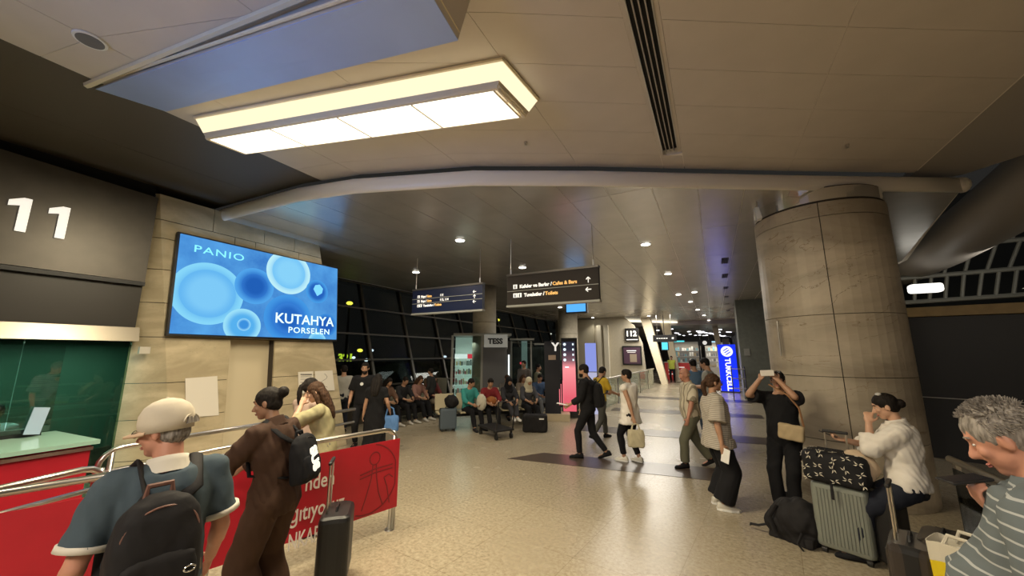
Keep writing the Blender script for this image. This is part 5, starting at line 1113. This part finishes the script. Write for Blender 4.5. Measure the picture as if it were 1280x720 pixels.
tote('handbag', 'blue handbag hanging from the arm of the woman in the black dress', g6.world((.30, .06, .50)), rz, .34, .30, cloth('blue bag cloth', (.10, .22, .48)), .14, hl=.16)
p = AD(432, 10.6); g7 = person('person in a white shirt walking away by the night window', p, azr(432)+R_(10), 1.66, 'm', det=0, top=dict(m=cloth('white shirt', (.42, .41, .38)), sleeve=.8), bot=dict(m=NAVY), hair=dict(k='thick', m=HBLACK))
# ---------------------------------------------------------------- seated travellers
SIT = dict(pel=(0, .02, .53), feet=((-.12, .56, .085), (.12, .56, .085)), kh=((-.1, .6, 1), (.1, .6, 1)))
def seated(label, bench_loc, brz, x, top, hair, bot=BLK, lean=.12, hands=None, h=1.70, sex='m', hd=(.2, 0, 0), skin='tan', feet=None, shoes=BLK, dz=0., phi=0., **kw):
    loc = V(bench_loc)+Matrix.Rotation(brz, 3, 'Z') @ V((x, .03, 0)); k = dict(SIT)
    if feet: k['feet'] = feet
    return person(label, loc, brz+phi, h, sex, lean=lean, hd=hd, skin=skin, hands=hands or ((-.12, .42, .66), (.12, .42, .66)), hint=((-1, -.6, -.5), (1, -.6, -.5)), top=top, bot=dict(m=bot, e=.014), hair=hair, det=0, shoes=shoes, **k, **kw)
C = lambda n, c: dict(m=cloth(n, c), sleeve=1.5, hem=-.10, e=.02)
b1, r1 = (-5.55, 9.05, 0), R_(-131)
seated('seated traveller in a teal and grey top on the kiosk bench', b1, r1, .58, C('teal top', (.05, .30, .28)), dict(k='short', m=HBLACK), hd=(.25, 0, .5), phi=.3)
seated('seated traveller in a dark red top with tan bag on the lap', b1, r1, .0, C('dark red top', (.22, .025, .03)), dict(k='thick', m=HBLACK), shoes=mat('white shoe', (.6, .58, .53), .6), lean=.2)
seated('seated woman wrapped in a long dark grey coat and black headscarf, white shoes crossed', b1, r1, -.56, C('charcoal coat', (.035, .035, .04)), dict(k='veil', m=BLK), bot=cloth('charcoal skirt', (.035, .035, .04)), sex='f', lean=.05, feet=((-.02, .70, .30), (.10, .72, .32)), shoes=mat('white shoe', (.6, .58, .53), .6))
seated('seated woman in a long cream headscarf on the kiosk bench', b1, r1, -1.14, C('grey dress', (.07, .07, .08)), dict(k='veil', m=cloth('cream scarf', (.66, .60, .44))), bot=BLK, sex='f', lean=.15)
t = soft(M().ell((0, 0, 0), (.16, .11, .12)).build('handbag', cloth('tan bag', (.30, .11, .035)), None), .012, 2, .005, .1); t.location = V(b1)+Matrix.Rotation(r1, 3, 'Z') @ V((.03, .36, .70)); tag(t, 'tan leather bag on the lap of the traveller in dark red', 'bag')
t = soft(M().ell((0, 0, 0), (.15, .10, .22)).build('neck_cushion', cloth('cream cushion', (.60, .56, .46)), None), .012, 2, .005, .1); t.location = V(b1)+Matrix.Rotation(r1, 3, 'Z') @ V((.32, .42, .68)); tag(t, 'cream travel cushion standing between two travellers on the kiosk bench', 'cushion')
b3 = (-5.5, 11.0, 0)
seated('seated traveller in a grey jacket behind the headscarf women', b3, r1, .55, C('grey jacket', (.14, .13, .12)), dict(k='short', m=HBROWN))
seated('seated traveller in a pale top behind the headscarf women', b3, r1, .0, C('dim beige top', (.22, .18, .14)), dict(k='long', m=HBROWN), sex='f')
seated('seated traveller in a blue jacket beside the black display box', b3, r1, -.58, C('blue jacket', (.06, .10, .19)), dict(k='short', m=HBLACK), bot=cloth('pale jeans', (.28, .29, .30)))
b2, r2 = (-8.15, 8.7, 0), R_(-95)
for x, cn, cc, hk, lb, sx in ((-.87, 'maroon top', (.14, .03, .03), dict(k='thick', m=HBLACK), 'seated traveller in dark maroon at the near end of the window bench', 'm'), (-.29, 'dusty pink top', (.30, .16, .13), dict(k='long', m=HBROWN), 'seated woman in dusty pink on the window bench', 'f'),
                          (.29, 'black top', (.02, .02, .022), dict(k='short', m=HBLACK), 'seated traveller in black on the window bench', 'm'), (.87, 'brown top', (.16, .09, .06), dict(k='long', m=HBLACK), 'seated woman in brown at the far end of the window bench', 'f')):
    seated(lb, b2, r2, x, C(cn, cc), hk, sex=sx, bot=cloth('dim beige trousers', (.22, .18, .13)) if x < -.5 else BLK, shoes=mat('white shoe', (.5, .48, .44), .6), lean=.2)
for (u, D, lb, c, hk, ph, h) in ((655, 12.9, 'standing traveller in a grey brown jacket by the glass kiosk', (.13, .11, .10), dict(k='short', m=HBLACK), 150, 1.72), (672, 12.8, 'standing traveller in olive beside the glass kiosk, hands low', (.12, .12, .08), dict(k='thick', m=HBLACK), -110, 1.60), (687, 12.8, 'standing traveller in dark blue next to the black display box', (.05, .06, .10), dict(k='short', m=HBROWN), 120, 1.62),
                                (540, 12.2, 'standing traveller in black near the timber box', (.03, .03, .03), dict(k='short', m=HBLACK), 60, 1.5)):
    person(lb, AD(u, D), azr(u)+R_(ph), h, 'm', det=0, top=C('jacket', c), bot=dict(m=BLK), hair=hk)
# ---------------------------------------------------------------- 7 man in black walking
p = G(737, 573); rz = azr(737)+R_(78)
g = person('man in black with a backpack striding across the dark floor inlay', p, rz, 1.75, 'm', lean=.04, hd=(.12, 0, -.05), det=1, skin='tan', feet=((-.07, .17, .085), (.09, -.30, .125)), kh=((0, 1, 0), (0, 1, 0)), toes=(None, (0, 1, -.35)), hands=((-.20, .30, .98), (.22, .16, .86)), hint=((-.2, -1, -.3), (.2, -1, -.3)),
    top=dict(m=BLK, sleeve=1.75, e=.026, name='jacket'), bot=dict(m=BLK, wide=-.004), hair=dict(k='short', m=HBLACK, beard=True))
backpack(g, 'round black backpack on the man striding in black', BLK, .30, .44, .18, .24)
t = thing('boarding_papers', 'folded white papers in the hand of the man striding in black', 'paper', g.world((-.20, .44, .98)), rz); M().rbox((0, 0, 0), (.09, .22, .012), .004, rotm(R_(8), 0, 0)).build('sheet', WHITE, t, world=False)
# 8 yellow shirt
p = G(752, 549); rz = azr(752)+R_(-50)
g = person('person in a bright yellow shirt with a backpack walking away behind the man in black', p, rz, 1.66, 'm', det=1, lean=.12, hd=(.3, 0, .2), feet=((-.09, .22, .085), (.09, -.34, .14)), toes=(None, (0, 1, -.4)), hands=((-.2, .35, 1.05), (.18, .4, 1.05)), top=dict(m=cloth('yellow shirt', (.62, .42, .04)), sleeve=.8), bot=dict(m=cloth('dim trousers', (.10, .10, .09))), hair=dict(k='short', m=HBLACK))
backpack(g, 'dark backpack on the person in the yellow shirt', cloth('dim bag', (.05, .055, .06)), .28, .42, .15, .25)
# 9 woman in white top
p = G(791, 578); rz = azr(791)+R_(62)
g = person('woman in a white sleeveless top and black trousers walking with a cream tote bag', p, rz, 1.66, 'f', hd=(.10, 0, .35), det=1, skin='tan', build=1.22, belly=.03, feet=((-.06, .14, .085), (.08, -.10, .095)), hands=((-.25, -.20, .84), (.24, .10, .84)), hint=((-.2, -1, 0), (.3, -1, 0)),
    top=dict(m=cloth('white top', (.88, .84, .78), na=.03), sleeve=.10, hem=-.22, e=.032, flare=.035, fold=.010), bot=dict(m=BLK, end=.86), hair=dict(k='thick', m=HBLACK), shoes=mat('white sneaker', (.72, .69, .62), .5), sole=WHITE)
tote('tote_bag', 'cream tote bag hanging from the hand of the woman in the white top', g.world((-.29, -.25, .36)), azr(805)+.2, .29, .29, cloth('cream canvas', (.52, .47, .33)), .12, hl=.10)
# 10 bald man in striped shirt
STR = striped('beige striped shirt', (.66, .60, .47), (.30, .26, .19), .075, .30, 0)
p = G(869, 584); rz = azr(869)+R_(112)
g = person('bald older man in a beige striped shirt and grey green trousers walking', p, rz, 1.70, 'm', lean=.05, hd=(.05, 0, .15), det=1, skin='ruddy', build=1.08, belly=.05, feet=((-.08, .20, .085), (.09, -.32, .125)), toes=(None, (0, 1, -.35)), hands=((-.33, .18, .88), (.28, -.16, .86)), hint=((-.3, -1, 0), (.3, -1, 0)),
    top=dict(m=STR, sleeve=.85, hem=-.14, e=.026, bell=.02, collar=STR), bot=dict(m=cloth('grey green trousers', (.135, .135, .095)), wide=.02), hair=dict(k='bald', m=HWHITE))
# 11/12 two men behind
person('man in a blue shirt standing behind the bald man', AD(866, 10.6), azr(866)+R_(20), 1.82, 'm', det=1, hd=(.3, 0, 0), skin='tan', top=dict(m=cloth('blue shirt', (.10, .17, .27)), sleeve=.8), bot=dict(m=DENIM), hair=dict(k='short', m=HBLACK), hands=((-.1, .3, 1.1), (.1, .3, 1.1)))
person('man in a pale grey shirt standing next to the man in blue', AD(883, 10.0), azr(883)+R_(75), 1.86, 'm', det=1, hd=(.25, 0, 0), skin='tan', top=dict(m=cloth('pale grey shirt', (.34, .34, .31)), sleeve=.8), bot=dict(m=DENIM), hair=dict(k='short', m=HBLACK), hands=((-.1, .3, 1.1), (.1, .3, 1.1)))
# 13 woman in striped tee
STR2 = striped('fine striped tee', (.47, .43, .37), (.26, .23, .20), .022, .38, 2)
p = G(903, 634); rz = azr(903)+R_(-72)
g = person('woman in a fine striped tee and wide black trousers holding a white card', p, rz, 1.68, 'f', hd=(.0, 0, .05), det=2, skin='tan', build=1.12, belly=.05, hands=((-.24, .12, .86), (.28, -.02, .86)), hint=((-.4, -1, -.1), (.4, -1, -.1)),
    top=dict(m=STR2, sleeve=.95, hem=-.16, e=.045, bell=.03, flare=.02, fold=.010, name='t_shirt'), bot=dict(m=BLK, e=.02, wide=.065, end=.93), hair=dict(k='pony', m=HBROWN), shoes=mat('pale shoe', (.58, .55, .48), .5), sole=WHITE)
for z, q in (('white card', g.world((.31, -.0, .72))),):
    t = thing('card', 'white card in the lowered hand of the woman in the striped tee', 'card', q, azr(903)+R_(-30)); M().rbox((0, 0, 0), (.10, .006, .17), .002, rotm(0, R_(12), 0)).build('sheet', WHITE, t, world=False)
gl = thing('eyeglasses', 'dark eyeglasses on the woman in the striped tee', 'glasses', g.world(g.H(0, .1, 0)), rz)
for x in (-1, 1):
    m = M(); m.tube([g.H(x*.034+.024*math.cos(a), .103, .006+.019*math.sin(a)) for a in [2*math.pi*k/12 for k in range(13)]], .0028, 5); m.tube([g.H(x*.060, .100, .012), g.H(x*.082, .0, .012)], .002, 5); m.v = [g.W @ (v*g.s) for v in m.v]; m.build('rim', BLACK, gl)
# 14 man against the column
p = V((.70, 6.12, 0)); rz = azr(965)+R_(168)
gm_ = person('man in black t-shirt leaning on the round column, hands raised to his face', p, rz, 1.74, 'm', lean=-.06, pel=(0, -.10, .90), feet=((-.07, .10, .085), (.08, .14, .085)), hd=(-.02, 0, .08), det=2, skin='tan', hands=((-.055, .12, 1.60), (.16, .10, 1.60)), hint=((-1, .8, -1), (1, .8, -1)), curl=.9, palm=((.5, -.8, 0), (-.5, -.8, 0)),
    top=dict(m=BLK, sleeve=.8, e=.028, bell=.02, hem=-.14, name='t_shirt'), bot=dict(m=BLK, wide=.015), hair=dict(k='thick', m=HBLACK))
ph = thing('phone', 'white phone held up before the face of the man at the round column', 'phone', gm_.world((.05, .16, 1.69)), rz); M().rbox((0, 0, 0), (.155, .010, .075), .004, rotm(R_(8), R_(4), 0)).build('case', mat('white phone', (.62, .58, .52), .4), ph, world=False)
sg = thing('sunglasses', 'dark sunglasses pushed up on the hair of the man at the column', 'glasses', gm_.world(gm_.H(0, .05, .10)), rz)
for x in (-1, 1):
    m = M(); m.ell(gm_.H(x*.035, .065, .112), (.028, .012, .018), gm_.Rh, 10, 6); m.v = [gm_.W @ (v*gm_.s) for v in m.v]; m.build('lens', mat('lens', (.05, .05, .05), .1), sg, smooth=True)
cb = thing('crossbody_bag', 'beige crossbody bag on the hip of the man at the round column', 'bag', gm_.world((-.14, .20, .92)), rz)
m = M(); m.rbox((0, 0, 0), (.27, .09, .19), .03, rotm(0, R_(-6), 0)); m.v = [v+V((0, 0, .06)) for v in m.v]; soft(m.build('bag_body', cloth('beige leather', (.46, .36, .22)), cb, world=False), .010, 3, .003, .1)
m = M(); m.tube([V((-.13, -.02, .14)), V((-.10, -.06, .35)), V((0, -.055, .50)), V((.20, -.10, .62))], .006, 6, wide=.014); m.build('strap', cloth('tan strap', (.30, .16, .08)), cb, world=False)
# 15 woman in white blouse
WB = cloth('white blouse', (.74, .70, .64), na=.02, bump=.6)
p = V((1.42, 5.02, 0)); rz = azr(1105)+R_(92)
g = person('woman in a white blouse with tied back dark hair resting beside the glass railing', p, rz, 1.70, 'f', lean=.02, pel=(0, -.08, .80), feet=((-.13, .34, .085), (.13, .30, .085)), hd=(.30, 0, .12), det=2, skin='fair', build=1.10, hands=((-.06, .13, 1.30), (.10, .34, 1.08)), hint=((-.6, -.3, -1), (.5, -.8, -.6)), palm=((1, 0, .3), (-.3, 0, 1)), curl=.6,
    top=dict(m=WB, sleeve=1.55, hem=-.13, e=.038, bell=.015, fold=.010, fs=.13, name='blouse', collar=WB), bot=dict(m=NAVY, e=.02, wide=.01), hair=dict(k='bun', m=HBLACK, at=(0, -.112, .00)))
m = M(); m.ell(g.H(0, .0, .122), (.06, .025, .016), g.Rh, 10, 6); m.v = [g.W @ (v*g.s) for v in m.v]; hc_ = m.build('hair_clip', mat('pale clip', (.5, .5, .48), .3), None, smooth=True); tag(hc_, 'pale clip on top of the head of the woman in the white blouse', 'hair clip')
phone('dark phone held before her by the woman in the white blouse', g.world((.10, .47, 1.13)), rz, R_(20))
t = soft(M().ell((0, 0, 0), (.10, .16, .15)).build('shoulder_bag', cloth('pale beige bag', (.52, .40, .28)), None), .012, 2, .006, .12); t.location = g.world((-.10, .26, .88)); t.rotation_euler = (0, 0, rz); tag(t, 'pale beige pouch bag at the hip of the woman in the white blouse', 'bag')
# 16 man in the grey striped polo, close to the camera
GST = striped('grey striped polo', (.115, .135, .145), (.36, .38, .38), .040, .17, 2)
p = V((.97, 2.08, 0)); rz = azr(1235)+R_(80)
hl_, hr_ = pw(1215, 648, 1.95), pw(1258, 650, 2.3)
g = person('grey haired man in a grey striped polo looking down at the phone he holds', p, rz, 1.79, 'm', lean=-.03, hd=(.52, 0, .10), det=2, skin='ruddy', belly=.15, build=1.18, hands=(None, lc(p, rz, 1.79/1.75, hr_)), hint=(None, (.8, -.7, -.4)), curl=.7, palm=(None, (0, 0, 1)),
    top=dict(m=GST, sleeve=.85, hem=-.14, e=.034, bell=.015, collar=GST, name='polo_shirt', fold=.008), bot=dict(m=DENIM), hair=dict(k='short', m=HGREY))
phone('black phone in the hand of the man in the grey striped polo', g.W @ ((g.wr[1]+(g.wr[1]-g.el[1]).normalized()*.12+V((0, 0, .035)))*g.s), rz+R_(55), R_(-8), size=(.07, .14))
# short locks on the near grey head
rr = random.Random(11); m = M()
for i in range(1500):
    a = rr.random()*2*math.pi; b = rr.uniform(.08, 1.72); n = V((math.cos(a)*math.sin(b), math.sin(a)*math.sin(b), math.cos(b)))
    if n.y > .35 and n.z < .66: continue
    c = V((0, -.006, .040)); q = V((0, -.014, .036))+V((n.x*.082, n.y*.099, n.z*.092)); d = (n*.7+V((n.x*.2, .25*max(n.z, 0)-(.4 if n.z < .3 else 0), -.5 if n.z < .5 else .0))).normalized(); L = .010+.010*rr.random()
    m.cone(g.H(*(q-d*.004)), g.H(*(q+d*L)), .0024, .0008, 4)
m.v = [g.W @ (v*g.s) for v in m.v]; hl2 = m.build('hair_lock', HGREY, g.root)
# 17 guard far, 18 clerk
person('guard in a yellow high visibility vest far down the passage', V((aty(839, 446, 28.6).x, 28.6, 0)), R_(180), 1.80, 'm', det=0, top=dict(m=cloth('hi vis vest', (.55, .62, .10)), sleeve=0, e=.03), bot=dict(m=BLK), hair=dict(k='short', m=HBLACK))
p = AD(9, 8.1); person('clerk in a pale patterned shirt sitting behind the green booth glass', p, azr(0)+R_(190), 1.62, 'm', det=0, pel=(0, 0, .62), feet=((-.1, .4, .085), (.1, .4, .085)), kh=((0, .6, 1), (0, .6, 1)), hd=(.2, 0, 0), top=dict(m=mat('pale patterned shirt', (.45, .52, .60), .8, noise_amt=.7, nscale=14), sleeve=.8), bot=dict(m=BLK), hair=dict(k='short', m=HBLACK))
# ================================================================ LUGGAGE
RIBG = mat('sage grey polycarbonate', (.20, .215, .185), .38); DBR = mat('dark bronze polycarbonate', (.055, .045, .04), .30, metal=.3); BLKP = mat('black polycarbonate', (.008, .008, .009), .45)
a = azr(1028); p = AD(1028, 5.12)
gc = suitcase('sage grey ribbed suitcase under the patterned duffel beside the round column', p+V((0, .05, 0)), a+R_(-14), .44, .60, .25, RIBG, 13, .48)
df = thing('duffel_bag', 'black duffel bag with white bird shapes resting on the sage grey suitcase', 'bag', p+V((0, .05, .66)), a+R_(-14))
BD_ = cloth('black duffel', (.012, .012, .014), .7); mm = M(); mm.rbox((0, -.02, .15), (.52, .30, .30), .07, None, 4); body = soft(mm.build('bag_body', BD_, df, world=False), .010, 4, .006, .2)
mm = M(); rr = random.Random(4)
def bird(mm, c, u, v, n, s, a):
    for k in range(4):
        b = a+k*math.pi/2+(.35 if k % 2 else -.25); d1 = u*math.cos(b)+v*math.sin(b); d2 = u*math.cos(b+.5)+v*math.sin(b+.5)
        mm.slab([c+d1*s*.12, c+d1*s, c+d2*s*.55], n*.003)
for i in range(5):
    for j in range(3): bird(mm, V((-.20+.10*i+rr.uniform(-.02, .02), -.176, .055+.095*j+rr.uniform(-.015, .015)+(.03 if i % 2 else 0))), V((1, 0, 0)), V((0, 0, 1)), V((0, -1, 0)), .040, rr.random()*3)
for i in range(5):
    for j in range(2): bird(mm, V((-.20+.10*i, -.09+.12*j, .301)), V((1, 0, 0)), V((0, 1, 0)), V((0, 0, 1)), .038, rr.random()*3)
for j in range(3):
    for i in range(2): bird(mm, V((-.262, -.09+.12*i, .055+.095*j)), V((0, 1, 0)), V((0, 0, 1)), V((-1, 0, 0)), .038, rr.random()*3)
mm.build('bird_print', mat('bird print', (.62, .58, .48), .7), df, world=False)['kind'] = 'stuff'
M().tube([(-.12, -.17, .26), (-.10, -.15, .34), (.10, -.15, .34), (.12, -.17, .26)], .008, 6).build('handle', BD_, df, world=False); M().tube([(-.02, -.18, .02), (-.02, -.19, -.12)], .006, 6, wide=.012, up=(0, 1, 0)).build('strap', BD_, df, world=False)
# soft black rucksack slumped on the floor
p = AD(968, 5.25); t = thing('rucksack', 'black rucksack slumped on the floor before the grey suitcase', 'backpack', p, azr(968)+R_(-25))
mm = M(); mm.ell((0, 0, .20), (.24, .17, .21), rotm(0, R_(-14), 0), 14, 10); mm.ell((-.12, -.03, .14), (.16, .14, .13), None, 12, 8); mm.ell((.06, .02, .30), (.15, .13, .13)); mm.box((0, .0, .05), (.40, .26, .09)); soft(mm.build('bag_body', BPK, t, world=False), .010, 4, .010, .15)
mm = M(); mm.tube([(-.18, -.08, .12), (-.30, -.14, .07), (-.38, -.15, .06), (-.40, -.12, .035)], .008, 6, wide=.014); mm.build('strap', BPK, t, world=False); M().tube([(-.1, -.13, .34), (-.15, -.19, .22), (-.10, -.20, .08)], .010, 6, wide=.022).build('strap', BPK, t, world=False); M().tube([(.12, -.14, .14), (.10, -.20, .05), (.15, -.22, .012)], .006, 6, wide=.014).build('strap', BPK, t, world=False)
p = AD(1062, 5.05); suitcase('black suitcase standing tight behind the sage grey one', p+V((.06, .12, 0)), azr(1062)+R_(-30), .36, .58, .24, BLKP, 0, 0)
p = AD(1099, 4.12); suitcase('dark bronze suitcase with its pull handle up beside the yellow bag', p, azr(1100)+R_(86), .40, .56, .24, DBR, 7, .36)
p = AD(1138, 4.30); suitcase('plain dark brown suitcase between the bronze one and the yellow bag', p, azr(1136)+R_(84), .38, .58, .26, mat('umber shell', (.05, .040, .030), .5), 0, 0)
p = AD(1167, 3.85); t = thing('shopping_bag', 'yellow and white shopping bag with white wrapped things inside', 'bag', p+V((0, 0, .35)), azr(1186)+R_(-20)); K = dict(world=False)
YB = mat('yellow plastic', (.72, .55, .01), .4); WBg = mat('white plastic', (.62, .58, .48), .45)
def loop(z, w, d): return [V((w/2*math.copysign(abs(math.cos(q))**.4, math.cos(q)), d/2*math.copysign(abs(math.sin(q))**.4, math.sin(q)), z+.012*math.sin(3*q))) for q in [2*math.pi*k/24 for k in range(24)]]
M().rings([loop(0, .33, .16), loop(.10, .36, .19), loop(.27, .37, .2)], cap=False).build('yellow_body', YB, t, **K); M().rings([loop(.27, .372, .202), loop(.38, .38, .20), loop(.382, .37, .19), loop(.27, .36, .19)], cap=False).build('white_rim', WBg, t, **K); M().slab([(-.16, -.07, 0), (.16, -.07, 0), (.16, .07, 0), (-.16, .07, 0)], (0, 0, .01)).build('base', YB, t, **K)
for y in (-.09, .09): M().tube([(-.10, y, .36), (-.07, y*.8, .44), (.07, y*.8, .44), (.10, y, .36)], .006, 6, wide=.012, up=(0, 1, 0)).build('handle', WBg, t, **K)
mm = M(); 
for i in range(9): mm.ell((rr.uniform(-.12, .12), rr.uniform(-.05, .05), .30+rr.uniform(-.02, .03)), (.055, .05, .045), None, 8, 6)
soft(mm.build('wrapped_contents', mat('wrapping', (.62, .60, .56), .6), t, **K), .012, 2, .006, .05)
t = tag(M().rbox((0, 0, 0), (.40, .28, .34), .02).build('floor_box', mat('dim crate', (.10, .09, .075), .6)), 'low dim crate under the shopping bag by the glass railing', 'crate'); t.location = p+V((0, 0, .172)); t.rotation_euler = (0, 0, azr(1186)+R_(-20))
t = tag(M().rbox((0, 0, .475), (.13, .09, .03), .01).build('blue_pouch', mat('blue pouch', (.08, .30, .45), .5)), 'small blue pouch lying between the suitcases', 'pouch'); q = AD(1116, 4.62); t.location = q
t = tag(M().rbox((0, 0, .23), (.30, .24, .46), .03).build('black_trunk', BLKP), 'tall black case behind the bronze suitcase, carrying the blue pouch', 'suitcase'); t.location = q; t.rotation_euler = (0, 0, azr(1108))
p = AD(448, 3.98); suitcase('black upright suitcase standing by the red banner with its handle up', p+V((.02, -.12, 0)), azr(440)+R_(84), .40, .53, .25, BLKP, 0, .40)
p = AD(562, 10.1); suitcase('slate blue suitcase in front of the kiosk bench', p, azr(562)+R_(10), .42, .50, .28, mat('slate blue shell', (.09, .12, .15), .5), 0, 0)
t = soft(M().ell((0, 0, 0), (.21, .15, .17)).build('travel_bag', BPK, None), .014, 3, .012, .16); t.location = V(AD(566, 10.1))+V((0, 0, .72)); tag(t, 'bulky black bag lying on the slate blue suitcase', 'bag')
p = AD(668, 9.9); t = thing('holdall', 'big black holdall on the floor by the black display box', 'bag', p, azr(668)); mm = M(); mm.rbox((0, 0, .21), (.62, .34, .42), .06); soft(mm.build('bag_body', BPK, t, world=False), .014, 3, .008, .2); M().box((.16, -.18, .33), (.12, .01, .03)).build('label_patch', WHITE, t, world=False)
p = AD(620, 9.35); t = thing('luggage_trolley', 'low black luggage trolley on the floor before the kiosk bench', 'trolley', p, azr(620)+R_(-60))
M().rbox((0, 0, .20), (.9, .5, .04), .015).build('deck', BLACK, t, world=False)
for x in (-.38, .38):
    for y in (-.2, .2): o = M().box((x, y, .13), (.04, .04, .12)).build('wheel_fork', BLACK, t, world=False); M().cone((x, y-.02, .06), (x, y+.02, .06), .06, .06, 14).build('wheel', BLACK, o, world=False)
M().tube([(.42, -.22, .2), (.52, -.22, .85), (.52, .22, .85), (.42, .22, .2)], .018, 6).build('push_bar', BLACK, t, world=False)
finish()
